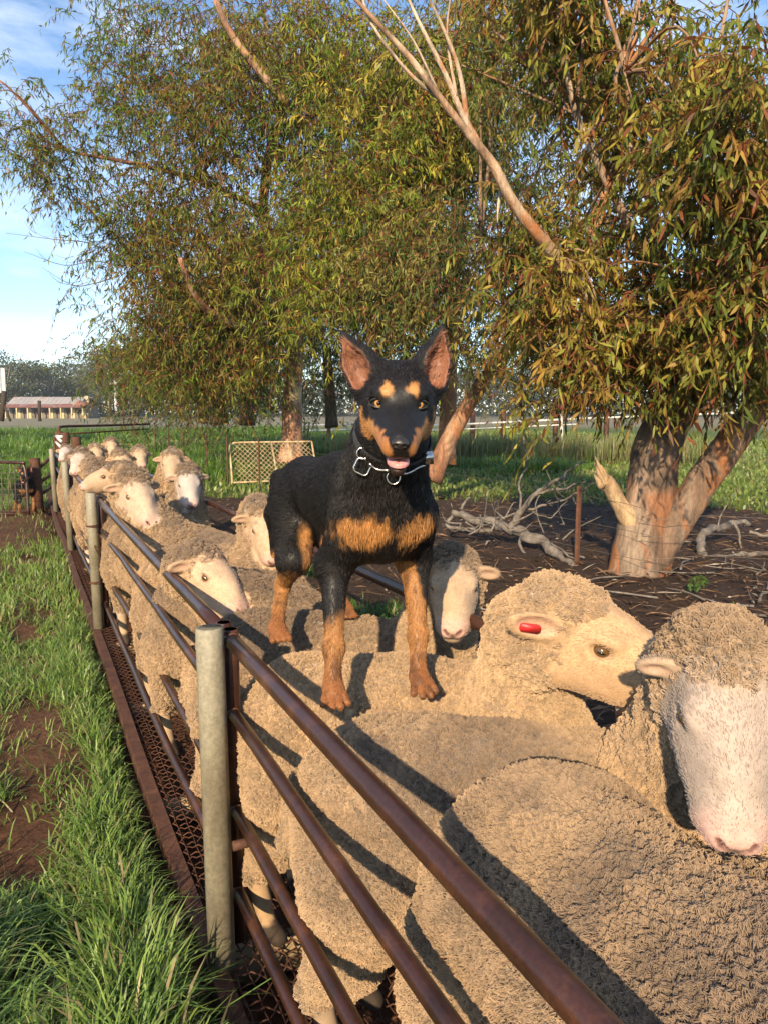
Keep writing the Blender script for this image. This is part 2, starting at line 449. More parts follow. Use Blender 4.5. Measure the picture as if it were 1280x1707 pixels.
def hair_obj(name, P, rad, col, mat, parent):
    """P (n, m, 3) world points, rad (m,) or (n, m), col (n, 3)"""
    n, m, _ = P.shape
    hc = bpy.data.hair_curves.new(name); hc.add_curves([m] * n)
    hc.attributes['position'].data.foreach_set('vector', np.ascontiguousarray(P.reshape(-1, 3) - OFF[parent], np.float32).ravel())
    ra = hc.attributes.get('radius') or hc.attributes.new('radius', 'FLOAT', 'POINT')
    ra.data.foreach_set('value', np.ascontiguousarray(np.broadcast_to(rad, (n, m)), np.float32).ravel())
    ca = hc.attributes.new('Col', 'FLOAT_COLOR', 'CURVE')
    c4 = np.ones((n, 4), np.float32); c4[:, :3] = col; ca.data.foreach_set('color', c4.ravel())
    hc.materials.append(mat)
    o = bpy.data.objects.new(name, hc); COL.objects.link(o); o.parent = parent; OFF[o] = OFF[parent]
    return o
# ------------------------------------------------------------------ ground
def ground_z(x, y):
    d = np.hypot(x, y)
    z = -.06 + 1.0 * sstep(22, 115, d) + 1.6 * sstep(115, 420, d)
    return z
def soil_zones(x, y):
    """colour of the bare ground itself at (x, y)"""
    P = np.stack([x, y, np.zeros_like(x)], 1)
    n1 = fbm(P * .9, 1, 4); n2 = fbm(P * 3.3, 2, 3); d = np.hypot(x, y)
    red = np.array([.105, .050, .028]); redl = np.array([.19, .095, .052]); mulch = np.array([.066, .041, .028]); green = np.array([.10, .145, .03])
    pale = np.array([.25, .22, .14]); lush = np.array([.05, .10, .02])
    c = red + (redl - red) * np.clip((n2 - .3) * 1.6, 0, 1)[:, None]
    def lay(c, col, m): return c * (1 - m)[:, None] + col * m[:, None]
    c = lay(c, mulch * 1.0, sstep(1.3, 1.9, x + .5 * (n1 - .5)))
    far = sstep(12.3, 13.8, d + 3.0 * (n1 - .5) + .8 * (x < 3) * 0); c = lay(c, green, far * sstep(1.5, 3.2, x))
    c = lay(c, lush, sstep(13.5, 16, d + 2 * (n1 - .5)) * sstep(9, 6, x - .32 * y))
    yellow_patch = sstep(.5, .62, fbm(P * .22, 8, 3)); c = lay(c, np.array([.15, .16, .05]), .5 * yellow_patch * sstep(14, 20, d))  # random distant patches of paler, yellower turf
    c = lay(c, pale, sstep(55, 75, d + 14 * (n1 - .5)))
    return c
gx = np.unique(np.concatenate([-np.geomspace(3, 900, 60), np.arange(-3, 11, .09), np.geomspace(11, 1100, 70)]))
gy = np.unique(np.concatenate([-np.geomspace(1.5, 300, 34), np.arange(-1.5, 16, .09), np.geomspace(16, 1200, 80)]))
GX, GY = np.meshgrid(gx, gy, indexing='ij'); gxf, gyf = GX.ravel(), GY.ravel()
gp = np.stack([gxf, gyf, np.zeros_like(gxf)], 1)
near_w = sstep(20, 8, np.hypot(gxf, gyf))
gz = ground_z(gxf, gyf) + near_w * ((fbm(gp * 1.1, 3, 3) - .5) * .09 + (fbm(gp * 5, 4, 3) - .5) * .05) * np.where((gxf > .2) & (gxf < 1.3) & (gyf < 12.5), 0.0, 1)
gz -= .07 * np.where((gxf > .30) & (gxf < 1.15) & (gyf < 12.4), 1, 0)
ni, nj = GX.shape; I_, J_ = np.meshgrid(np.arange(ni - 1), np.arange(nj - 1), indexing='ij'); a_ = (I_ * nj + J_).ravel()
GF = np.stack([a_, a_ + nj, a_ + nj + 1, a_ + 1], 1)
mg, tg_, bg_ = mat_base('soil_and_turf')
at = N(tg_, 'ShaderNodeAttribute', attribute_name='Col')
fa = add_noise(tg_, 38, 8, .72); fb = add_noise(tg_, 5, 6, .6); fc_ = add_noise(tg_, 240, 4, .7)
cgr = mixc(tg_, .8, at.outputs['Color'], ramp(tg_, fa, [(.30, (.40,) * 3), (.52, (1.0,) * 3), (.75, (1.7,) * 3)]), 'MULTIPLY')
cgr = mixc(tg_, .6, cgr, ramp(tg_, fb, [(.3, (.6,) * 3), (.7, (1.35,) * 3)]), 'MULTIPLY')
tg_.links.new(cgr, bg_.inputs['Base Color']); bg_.inputs['Roughness'].default_value = .95; bg_.inputs['Specular IOR Level'].default_value = .15
bump(tg_, bg_, fa, .8, .03)
g_o = obj('ground', np.stack([gxf, gyf, gz], 1), GF, mg, None, soil_zones(gxf, gyf)); tag(g_o, kind='structure')
def gz_at(x, y): return ground_z(x, y)

# ------------------------------------------------------------------ blades of grass (uncountable: one object each)
def blades(name, x, y, length, width, lean, colr, rg, label, z0=None, seg=3, droop=1.0):
    n = len(x); az = rg.random(n) * 2 * np.pi; d = np.stack([np.cos(az), np.sin(az), np.zeros(n)], 1); s_ = np.stack([-np.sin(az), np.cos(az), np.zeros(n)], 1)
    rot = rg.normal(0, .7, n); s_ = s_ * np.cos(rot)[:, None] + d * np.sin(rot)[:, None]
    zb = gz_at(x, y) if z0 is None else z0
    root = np.stack([x, y, np.broadcast_to(zb, (n,)) - .01], 1)
    rows = []
    for i in range(seg):
        t = i / seg; h = length * (t - .18 * droop * lean * t * t); out = length * lean * t ** 1.7
        ctr = root + d * out[:, None] + np.array([0, 0, 1.0]) * h[:, None]; w = (width * (1 - .75 * t ** 1.5))[:, None]
        rows += [ctr - s_ * w, ctr + s_ * w]
    tip = root + d * (length * lean)[:, None] + np.array([0, 0, 1.0]) * (length * (1 - .45 * droop * lean))[:, None]
    Vb = np.stack(rows + [tip], 1); m = 2 * seg + 1
    b0 = np.arange(n)[:, None] * m
    q = np.concatenate([b0 + np.array([[2 * i, 2 * i + 1, 2 * i + 3, 2 * i + 2]]) for i in range(seg - 1)])
    t3 = b0 + np.array([[2 * seg - 2, 2 * seg - 1, 2 * seg]])
    cv = np.repeat(colr[:, None], m, 1); shade = np.repeat(np.linspace(.75, 1.15, m)[None, :, None], n, 0)
    o = obj(name, Vb.reshape(-1, 3), [q, t3], M['grass'], None, (cv * shade).reshape(-1, 3), smooth=False)
    tag(o, label, 'grass', kind='stuff'); return o
def green(n, rg, dry=.12, base=(.12, .22, .038), hi=(.27, .37, .085)):
    t = rg.random((n, 1)); c = np.array(base) * (1 - t) + np.array(hi) * t
    m = rg.random(n) < dry; c[m] = np.array([.30, .24, .11]) * (.6 + .6 * rg.random((m.sum(), 1)))
    return c
def left_mask(x, y):
    P = np.stack([x, y, np.zeros_like(x)], 1); nn = fbm(P * 1.6, 31, 3)
    m = sstep(.36, .50, nn + .10)
    edge = sstep(.10, .22, x)                                   # lush along the race edge
    bare = sum(sstep(1.0, .55, np.hypot((x - cx) / rx, (y - cy) / ry)) for cx, cy, rx, ry in ((-.02, 3.35, .22, .72), (-.10, 2.55, .20, .40), (.09, 2.95, .14, .35), (-.5, 3.3, .40, .9), (-.6, 2.3, .30, .4), (-.06, 5.2, .12, .35), (-.62, 9.6, 1.6, 1.5), (-.2, 11.3, 1.0, 1.6), (-1.6, 8.3, .9, .6)))
    return np.clip(np.maximum(m, edge * .95) * (1 - .93 * np.clip(bare, 0, 1)), 0.012, 1)
rg = np.random.default_rng(5)
def sample_left(n, x0, x1, y0, y1, p=1.0):
    xs, ys = [], []
    while sum(map(len, xs)) < n:
        x = x0 + (x1 - x0) * rg.random(4 * n); y = y0 * (y1 / y0) ** (rg.random(4 * n) ** p); k = rg.random(4 * n) < left_mask(x, y); xs.append(x[k]); ys.append(y[k])
    return np.concatenate(xs)[:n], np.concatenate(ys)[:n]
xa, ya = sample_left(40000, -.55, .315, .9, 5.2); xb, yb = sample_left(9000, -2.2, -.55, .9, 5.2); x, y = np.r_[xa, xb], np.r_[ya, yb]; k_ = sstep(2.4, 1.4, y) * .5 + .55
tall = fbm(np.stack([x * 2.4, y * 2.4, 0 * x], 1), 44, 2); ln = (.05 + .17 * rg.random(len(x)) * (.35 + 1.1 * tall)) * (.58 + 1.1 * sstep(2.3, 1.5, y) + .25 * sstep(-.05, .15, x)); ln = ln * (1 - .55 * sstep(.20, .31, x))
le = .25 + .75 * rg.random(len(x)); kp = (x + .55 * ln * le + ln / 1.35 * np.maximum(x, 0) < .325) | (y > 3.2) | (rg.random(len(x)) < .05); x, y, ln, k_, le = x[kp], y[kp], ln[kp], k_[kp], le[kp]
blades('grass', x, y, ln, .0022 + .0030 * rg.random(len(x)) * k_ * 1.4, le, green(len(x), rg, .10), rg, 'lush green grass growing beside the race', seg=4)
x, y = sample_left(34000, -3.2, .33, 4.8, 14.5)
blades('grass', x, y, .05 + .10 * rg.random(len(x)), .004 + .003 * rg.random(len(x)), .2 + .7 * rg.random(len(x)), green(len(x), rg, .15), rg, 'short green grass further along the left of the race', seg=2)
# strip beside the far rail
n = 26000; x = 1.14 + 1.3 * rg.random(n) ** 1.5; y = .2 + 11 * rg.random(n); k_ = fbm(np.stack([x, y, 0 * x], 1) * 1.3, 51, 3) > .40 + .22 * (x - 1.2); x, y = x[k_], y[k_]
blades('grass', x, y, .06 + .13 * rg.random(len(x)), .003 + .003 * rg.random(len(x)), .2 + .7 * rg.random(len(x)), green(len(x), rg, .08, (.06, .14, .02), (.12, .21, .04)), rg, 'green grass strip along the far rail of the race', seg=3)
# lawn behind the fallen timber
def area(n, fx, x0, x1, y0, y1):
    x = x0 + (x1 - x0) * rg.random(n); y = y0 * (y1 / y0) ** rg.random(n); k = rg.random(n) < fx(x, y); return x[k], y[k]
fx = lambda x, y: sstep(12.0, 13.6, np.hypot(x, y) + 3.0 * (fbm(np.stack([x, y, 0 * x], 1) * .9, 1, 4) - .5)) * sstep(1.5, 3.2, x)
x, y = area(70000, fx, 2.0, 34, 5.5, 46); dd = np.hypot(x, y)
blades('grass', x, y, (.05 + .09 * rg.random(len(x))) * (1 + .02 * dd), .006 + .0012 * dd, .2 + .6 * rg.random(len(x)), green(len(x), rg, .12, (.12, .19, .035), (.25, .30, .07)), rg, 'sunlit lawn of short grass beyond the fallen branches', seg=2)
# tall seeding grass behind the leaning trunk
n = 7000; a = rg.random(n); x = 10.5 + 7.5 * a + rg.normal(0, .5, n); y = 24.5 - 9.0 * a + rg.normal(0, .8, n)
blades('grass', x, y, .5 + .5 * rg.random(n), .010 + .006 * rg.random(n), .05 + .3 * rg.random(n), green(n, rg, .35, (.14, .19, .05), (.26, .28, .10)), rg, 'tall seeding grass behind the leaning trunk', seg=3, droop=.4)
# feathery weeds on the left
fx = lambda x, y: (sstep(.36, .52, fbm(np.stack([x, y, 0 * x], 1) * .35, 61, 3)) * .85 + .15) * sstep(15.5, 18, np.hypot(x, y)) * sstep(9.5, 7, x - .30 * y)
x, y = area(190000, fx, -9, 17, 14.5, 52); dd = np.hypot(x, y); tall = fbm(np.stack([x, y, 0 * x], 1) * .35, 61, 3)
blades('weed_bed', x, y, (.08 + .30 * rg.random(len(x))) * (.35 + 1.5 * sstep(.4, .65, tall)) * (.75 + .008 * dd), (.003 + .0007 * dd), .15 + .9 * rg.random(len(x)), green(len(x), rg, .03, (.06, .14, .018), (.17, .27, .035)) * (.55 + .9 * fbm(np.stack([x, y, 0 * x], 1) * .8, 66, 3))[:, None], rg, 'bed of bright green feathery weeds behind the pickets', seg=2)
# mulch: strips of bark, leaves and twigs on the ground under the gum trees
n = 15000; x = 1.6 + 9.5 * rg.random(n); y = 1.6 * (15 / 1.6) ** rg.random(n); k_ = (np.hypot(x, y) < 14.5); x, y = x[k_], y[k_]; n = len(x)
az = rg.random(n) * np.pi; l_ = .02 + .14 * rg.random(n) ** 3; w_ = .003 + .008 * rg.random(n); d_ = np.stack([np.cos(az), np.sin(az), rg.normal(0, .18, n)], 1); s_ = np.stack([-np.sin(az), np.cos(az), rg.normal(0, .3, n)], 1)
c_ = np.stack([x, y, gz_at(x, y) + .012 + .03 * rg.random(n)], 1)
Vl = np.stack([c_ - d_ * l_[:, None], c_ - s_ * w_[:, None] + [0, 0, .006], c_ + d_ * l_[:, None], c_ + s_ * w_[:, None] + [0, 0, .006]], 1).reshape(-1, 3)
lc = np.array([.16, .095, .055]) * (.25 + 1.5 * rg.random((n, 1)) ** 1.6) * np.array([1, 1, 1.0]); lc[rg.random(n) < .06] = (.42, .36, .28)
tag(obj('leaf_litter', Vl, np.arange(4 * n).reshape(-1, 4), M['litter'], None, np.repeat(lc, 4, 0), smooth=False), 'brown bark and leaf litter under the gum trees', 'litter', kind='stuff')
print('ground', round(time.time() - T0, 1))

# ------------------------------------------------------------------ the race: floor, posts, panels
FX0, FX1 = .430, 1.045                 # rail planes left and right
rf = thing('race_floor', 'rusty woven wire floor of the sheep race with angle iron edge', 'race floor', (.7, 5.5, -.05))
Lp = np.array([(0, 0), (.042, 0), (.042, -.006), (.006, -.006), (.006, -.062), (0, -.062)])
ye = np.linspace(-.6, 12.2, 40)
def extr(prof, ys_, wob):
    Vv = np.concatenate([np.c_[prof[:, 0] + wob(y_)[0], np.full(len(prof), y_), prof[:, 1] + wob(y_)[1]] for y_ in ys_]); m = len(prof)
    i = np.arange(len(ys_) - 1)[:, None] * m; j = np.arange(m)[None]; k = (j + 1) % m
    return Vv, [np.stack([i + j, i + m + j, i + m + k, i + k], -1).reshape(-1, 4)]
obj('edge_angle', *extr(Lp + np.array([.338, .012]), ye, lambda y_: (.006 * math.sin(y_ * 1.7), .004 * math.sin(y_ * 2.3))), M['rust_dull'], rf, smooth=False)
obj('edge_angle', *extr(Lp * np.array([-1, 1]) + np.array([1.135, .012]), ye, lambda y_: (0, 0)), M['rust_dull'], rf, smooth=False)
for yy in (1.05, 1.75, 2.6, 3.6, 4.7, 5.9, 7.2, 8.6, 10.1): obj('joist', *box((.735, yy, -.075), (.385, .035, .035), None, .006), M['pale_timber'], rf)
parts = []
for i, yy in enumerate(np.arange(-.3, 12.1, .030)):                       # crimped cross wires
    xs_ = np.arange(.35, 1.13, .0165 if yy < 4.5 else .033); zz = .0055 * np.where((np.arange(len(xs_)) + i) % 2, 1, -1)
    parts.append(tube(np.stack([xs_, np.full(len(xs_), yy) + .008 * np.sin(xs_ * 95 + i * np.pi), zz], 1), .0026, 4 if yy < 3 else 3, caps=False))
for i, xx in enumerate(np.arange(.362, 1.12, .033)):
    ys_ = np.arange(-.3, 12.1, .06); parts.append(tube(np.stack([np.full(len(ys_), xx), ys_, .0045 * np.where((np.arange(len(ys_)) + i) % 2, 1, -1)], 1), .0026, 3, caps=False))
wm = obj('woven_wire', *cat(parts), M['rust_dull'], rf); tag(wm, kind='stuff')

def gpost(label, x, y, top, r=.033, lean=(0, 0)):
    p = thing('fence_post', label, 'post', (x, y, -.12), 'galvanised posts of the race')
    obj('pipe', *hollow((x - lean[0], y - lean[1], -.12), (x, y, top), r, .005, 22), M['galv'], p); return p
post1 = gpost('tall galvanised steel post standing in the foreground', .374, 1.70, .856, .033, (.0, .03))
post2 = gpost('galvanised post tied with wire, second from the camera', .372, 4.92, .875, .033, (-.012, 0))
post3 = gpost('galvanised post, third from the camera', .378, 8.0, .90, .032, (-.02, 0))
post4 = gpost('galvanised post at the far end of the race', .375, 11.35, .895, .034, (-.02, 0))
for zz, rr in ((.66, .036), (.30, .036)):
    t = np.linspace(0, 2 * np.pi * 3.2, 60); P_ = np.stack([.374 + rr * np.cos(t), 4.92 + rr * np.sin(t), zz + .004 * t / 6 + .006 * np.sin(t * .7)], 1)
    obj('wire_tie', *tube(P_, .0028, 5), M['rust_dull'], post2)
t = np.linspace(0, 1, 24)[:, None]; obj('wire_tie', *tube(np.array([.39, 4.885, .60]) + t * np.array([.02, 0, -.16]) + np.c_[.025 * np.sin(t * 9), 0 * t, .03 * np.cos(t * 12)], .002, 5), M['rust_dull'], post2)
RZ = (.812, .628, .378, .158)
def panel(label, x, y0, y1, sag=0.0, seed=0, up=True):
    rg_ = np.random.default_rng(seed)
    p = thing('pipe_fence', label, 'fence', (x, y0, 0), 'welded pipe panels of the race')
    for i, z_ in enumerate(RZ):
        ys_ = np.linspace(y0 + .012, y1 - .012, 16); tt = (ys_ - y0) / (y1 - y0)
        wob = rg_.normal(0, .004, 16).cumsum() * .5 * np.sin(tt * np.pi)
        bow = sag * np.sin(tt * np.pi) * (1 if i == 3 else .15)
        obj('rail', *tube(np.stack([x + wob * (i > 0) - bow * .6, ys_, z_ + wob[::-1] * (i > 0) + .3 * bow], 1), .0185 if i == 0 else .0148, 16), M['rust'], p)
    for ye_ in (y0, y1):
        obj('upright', *hollow((x + .002, ye_, .015), (x + .002, ye_, RZ[0] + .024), .0200, .004, 16), M['rust'], p)
    for ye_ in (y0 + .026, y1 - .026):
        for z_ in RZ: obj('weld', *ellm((x, ye_, z_), np.eye(3), (.0212 if z_ == RZ[0] else .0172, .007, .0212 if z_ == RZ[0] else .0172), 12, 7), M['rust_dull'], p)
    return p
panel('nearest rusty brown pipe panel running past the bottom of the frame', FX0, -1.35, 1.735, 0, 1)
panel('rusty pipe panel with a bent lower rail beyond the foreground post', FX0, 1.80, 4.95, .035, 2)
panel('rusty pipe panel, third along on the grass side', FX0, 5.02, 8.05, .02, 3)
panel('farthest rusty pipe panel on the grass side', FX0, 8.12, 11.4, .01, 4)
for i, (y0, y1) in enumerate(((-1.3, 2.6), (2.67, 6.4), (6.47, 11.4))):
    panel(('rusty pipe panel on the far side of the race below the red tagged sheep', 'rusty pipe panel on the far side of the race behind the dog', 'rusty pipe panel on the far side of the race at its far end')[i], FX1, y0, y1, 0, 5 + i)
b_ = obj('bolt', *tube([(.40, 1.64, .33), (.455, 1.64, .33)], .012, 8), M['rust_dull'], post1)
# ------------------------------------------------------------------ sheep
WOOL_C = np.array([0.47, 0.312, 0.170]); WOOL_G = np.array([0.235, 0.158, 0.098]); SKIN_C = np.array([0.50, 0.345, 0.215])
def sheep(label, base, ang, poll, nose, roll=0.0, s=1.0, hf=0.006, hc=0.016, ntuft=6000, thick=1.0, group='sheep packed into the race',
          ear=(0.0, 0.0), etag=None, dark_poll=0.3, head=1.0, face=None, seed=1, z=0.0, stain=0.5, fuzz=1500, es=.85):
    rg = np.random.default_rng(seed)
    ca, sa = math.cos(R_(ang)), math.sin(R_(ang)); ax = np.array([[ca, sa, 0], [-sa, ca, 0], [0, 0, 1.0]])
    o = np.array([base[0], base[1], z])
    def L2(x, y, zz): return o + s * np.array([x, y, zz]) @ ax
    b = Body()
    E = lambda c, r, k=0.06, tg='w': b.ell(L2(*c), s * np.array(r), ax, k * s, tg)
    E((0, 0, .55), (.46, .205, .235)); E((-.27, 0, .565), (.22, .20, .225)); E((.24, 0, .555), (.23, .19, .23))
    E((.37, 0, .52), (.15, .15, .20)); E((-.02, 0, .63), (.36, .13, .165))
    for y in (-1, 1):
        b.cap(L2(-.31, .115 * y, .47), L2(-.35, .115 * y, .31), .115 * s, .065 * s, .06)
        b.cap(L2(-.35, .115 * y, .31), L2(-.41, .11 * y, .215), .06 * s, .036 * s, .03)
        b.cap(L2(-.41, .11 * y, .21), L2(-.375, .11 * y, .05), .03 * s, .024 * s, .02, 'l')
        b.cap(L2(-.37, .11 * y, .045), L2(-.345, .11 * y, .02), .028 * s, .026 * s, .015, 'h')
        b.cap(L2(.27, .105 * y, .42), L2(.275, .105 * y, .22), .085 * s, .042 * s, .06)
        b.cap(L2(.275, .105 * y, .22), L2(.27, .105 * y, .05), .032 * s, .023 * s, .02, 'l')
        b.cap(L2(.272, .105 * y, .045), L2(.30, .105 * y, .02), .027 * s, .026 * s, .015, 'h')
    b.cap(L2(-.47, 0, .62), L2(-.52, .01, .47), .042 * s, .026 * s, .03)
    # head frame
    P = np.array(poll, float); f = nrm(np.array(nose, float) - P); h = head * s
    up = np.array([0, 0, 1.0]); c = nrm(up - f * (up @ f)) if abs(f[2]) < 0.97 else nrm(-np.array([ca, sa, 0]))
    sd = np.cross(c, f)          # points to the animal's left
    cr, sr = math.cos(R_(roll)), math.sin(R_(roll)); c, sd = cr * c + sr * sd, cr * sd - sr * c
    A = np.stack([f, sd, c])
    def H(a, y, zz): return P + h * (a * f + y * sd + zz * c)
    def HE(cn, r, k=0.025, tg='f', cut=False, A_=None): b.ell(H(*cn), h * np.array(r), A if A_ is None else A_, k * h, tg, cut)
    # neck: shoulder to the back of the skull
    sh = L2(.30, 0, .58); nk = H(-.06, 0, -.045); mid = (sh + nk) / 2 - np.array([0, 0, .01])
    b.cap(sh, mid, .145 * s, .105 * h, .07); b.cap(mid, nk, .105 * h, .076 * h, .06)
    # fleece on the head
    HE((-.015, 0, .015), (.075, .072, .068), .03, 'w'); HE((.030, 0, .040), (.050, .050, .034), .025, 'w')
    for y in (-1, 1): HE((-.015, .038 * y, -.055), (.060, .042, .065), .03, 'w')
    # bare face
    HE((.06, 0, .0), (.085, .066, .064)); HE((.115, 0, .006), (.085, .047, .046))
    b.cap(H(.08, 0, -.004), H(.20, 0, -.022), .055 * h, .037 * h, .025 * h, 'f')
    for y in (-1, 1):
        b.cap(H(.10, .024 * y, -.022), H(.205, .016 * y, -.036), .037 * h, .031 * h, .02 * h, 'f')
        HE((.092, .047 * y, .030), (.030, .019, .014), .015)          # brow
        HE((.237, .017 * y, -.030), (.018, .016, .018), .010, 'n')      # nostril wings
    for y in (-1, 1): b.cap(H(.035, .024 * y, -.055), H(.13, .018 * y, -.060), .044 * h, .030 * h, .03 * h, 'f')
    b.cap(H(.05, 0, -.066), H(.185, 0, -.066), .042 * h, .025 * h, .03 * h, 'f')
    HE((.215, 0, -.034), (.036, .040, .032), .018, 'n'); HE((.208, 0, -.070), (.027, .031, .018), .010)
    # ears
    for y in (-1, 1):
        e0, e1 = ear
        ed = nrm(y * sd * .88 - f * (.22 + e0 * y) + c * (-.34 + e1 * y)); ew = nrm(np.cross(ed, f)); en = np.cross(ew, ed)
        EA = np.stack([ed, ew, en])
        b.ell(H(.012, .062 * y, .018) + ed * .046 * es * h, h * np.array([.054 * es, .027 * (.4 + .6 * es), .0115]), EA, .018 * h, 'e')
        b.ell(H(.012, .062 * y, .018) + ed * .056 * es * h + nrm(f + c * .2) * .015 * h, h * np.array([.037 * es, .0175 * es, .0130]), EA, .006 * h, 'e', True)
        b.ell(H(.092, .0615 * y, .010), h * np.array([.020, .012, .013]), A, .008 * h, 'f', True)     # eye socket
        b.ell(H(.2535, .017 * y, -.027), h * np.array([.012, .0036, .0125]), np.stack([f, nrm(sd * .72 - c * .69 * y), nrm(c * .72 + sd * .69 * y)]), .004 * h, 'n', True)
    b.cap(H(.238, -.034, -.057), H(.240, .0, -.0555), .0046 * h, .0040 * h, .004 * h, 'm', True); b.cap(H(.240, .0, -.0555), H(.238, .034, -.057), .0040 * h, .0046 * h, .004 * h, 'm', True)    # mouth
    b.cap(H(.257, 0, -.034), H(.246, 0, -.056), .0036 * h, .003 * h, .003 * h, 'm', True)
    lo = np.min([H(x, y, q) for x in (-.02, .27) for y in (-.16, .16) for q in (-.1, .1)], 0); hi = np.max([H(x, y, q) for x in (-.02, .27) for y in (-.16, .16) for q in (-.1, .1)], 0)
    V, Q = b.mesh((lo, hi), hf, hc)
    # wool or skin, and the colours
    dw, df, dl, dn, dh = b.near(V, 'w'), b.near(V, 'fen'), b.near(V, 'l'), b.near(V, 'n'), b.near(V, 'h')
    jit = (fbm(V * 60, seed, 2) - .5) * .02
    wool = sstep(-.010, .010, np.minimum(df, dl) - dw + jit * 1.5 - .004)
    nv = vnormals(V, Q)
    big = fbm(V * 3.1, seed + 3, 3); med = fbm(V * 14, seed + 5, 3)
    dirt = 1.0 * np.clip(stain * sstep(.35, .65, big) + .35 * sstep(.5, .8, med), 0, 1) * (.25 + .85 * sstep(-.2, .7, nv[:, 2])) + .55 * sstep(.45, .95, nv[:, 2]) * (.35 + .9 * fbm(V * 5, seed + 61, 3)) * (stain > .3)
    dirt = np.clip(dirt, 0, 1); hl = (V - P) @ A.T / h
    dirt = np.clip(dirt + dark_poll * sstep(.13, .06, np.linalg.norm((hl - np.array([-.0, 0, .06])) * np.array([1, .9, 1.1]), axis=1)), 0, 1)
    wc = WOOL_C * (1 - dirt)[:, None] + WOOL_G * dirt[:, None]
    wc = wc * (.85 + .3 * fbm(V * 6, seed + 9, 2))[:, None]
    fc = (SKIN_C if face is None else np.array(face)) * (.80 + .36 * fbm(V * 35, seed + 2, 3))[:, None]; em = sstep(.012, .0, b.near(V, 'e') - b.near(V, 'f') - .004)[:, None]; fc = fc * (1 - .6 * em) + WOOL_C * .8 * .6 * em
    pink = np.array([.60, .36, .29]); pk = sstep(.012, -.004, dn - .004) * sstep(.19, .23, hl[:, 0]) * sstep(-.062, -.046, hl[:, 2])
    fc = fc * (1 - .8 * pk)[:, None] + pink * (.8 * pk)[:, None]
    rim = sum(sstep(.019, .011, np.linalg.norm(V - H(.092, .0600 * y, .010), axis=1) / h) for y in (-1, 1))
    fc = fc * (1 - .45 * np.clip(rim, 0, 1))[:, None] + np.array([.30, .14, .10]) * (.45 * np.clip(rim, 0, 1))[:, None]
    inner = sstep(.0, -.004, np.min([Body.dist(q, V) for q in b.p if q[-1] and q[-2] == 'e'], 0) - .004)
    fc = fc * (1 - .5 * inner)[:, None] + np.array([.62, .38, .28]) * (.5 * inner)[:, None]
    mou = sstep(.004, .001, np.min([Body.dist(q, V) for q in b.p if q[-2] == 'm'], 0)); fc *= (1 - .6 * mou)[:, None]; nos = sstep(.003, -.001, np.min([Body.dist(q, V) for q in b.p if q[-1] and q[-2] == 'n'], 0) - .001); fc = fc * (1 - .8 * nos)[:, None] + np.array([.10, .035, .03]) * (.8 * nos)[:, None]
    spots = sstep(.80, .84, vnoise(V * 150, seed + 21)) * sstep(.5, .6, vnoise(V * 11, seed + 22)) * wool * sstep(.22, .10, np.linalg.norm(hl, axis=1))
    colr = wc * wool[:, None] + fc * (1 - wool)[:, None]
    colr = colr * (1 - .85 * spots)[:, None]
    hoof = sstep(.004, -.002, dh - dl - .003); colr = colr * (1 - hoof)[:, None] + np.array([.05, .035, .025]) * hoof[:, None]
    Vd = V + nv * (wool * ((fbm(V * 22, seed, 2) - .5) * .013 + (fbm(V * 7, seed + 1, 2) - .5) * .028))[:, None] * s
    root = thing('sheep', label, 'sheep', (base[0], base[1], z), group)
    bo = obj('body', Vd, Q, M['wool'], root, colr); bo.data.materials.append(M['skin'])
    bo.data.polygons.foreach_set('material_index', (wool[Q].mean(1) < .5).astype(np.int32))
    for y in (-1, 1):
        e = ellm(H(.0905, .0550 * y, .010), A, h * np.array([.0145, .0120, .0115]), 18, 12); eo = obj('eye', *e, M['sheep_eye'], root)
        pu = ellm(H(.0915, .0630 * y, .010), A, h * np.array([.0090, .0045, .0036]), 14, 8); obj('pupil', *pu, M['eye_dark'], eo)
    if etag:
        y, m_, sz = etag
        ed = nrm(y * sd * .88 - f * (.22 + ear[0] * y) + c * (-.34 + ear[1] * y)); ew = nrm(np.cross(ed, f)); en = nrm(np.cross(ew, ed))
        en = en if en @ (CAM - P) > 0 else -en
        ce = H(.012, .062 * y, .018) + ed * .060 * h + en * .012 * h
        obj('ear_tag', *box(ce, (.020 * sz, .0085 * sz, .0016), np.stack([ed, ew, en]).T, .004), M[m_], root)
    # fleece fibres: staples of several fibres that meet at the tip
    vis = sstep(-.55, .1, (nv * nrm(CAM - V)).sum(1)) * .92 + .08
    T, w = scatter(Vd, Q, np.clip(wool - .15, 0, 1) * vis, ntuft, rg)
    p = pick(Vd, T, w); n_ = nrm(pick(nv, T, w)); cc = pick(colr, T, w)
    tipd = np.stack([fbm(p * 26 + 5.1, seed + k, 2) - .5 for k in (31, 32, 33)], 1) * 1.7
    tipd = nrm(n_ * .75 + tipd + rg.normal(0, .22, (ntuft, 3)) + np.array([0, 0, -.12]))
    ln = (.0095 + .007 * rg.random(ntuft)) * s * thick ** .5; ln = ln * (1 - .35 * sstep(.05, .0, np.abs(fbm(p * 16, seed + 51, 2) - .5)))
    K = 12 if ntuft > 12000 else 7
    side = nrm(np.cross(n_, rg.normal(0, 1, (ntuft, 3)))); s2 = np.cross(n_, side)
    out = []
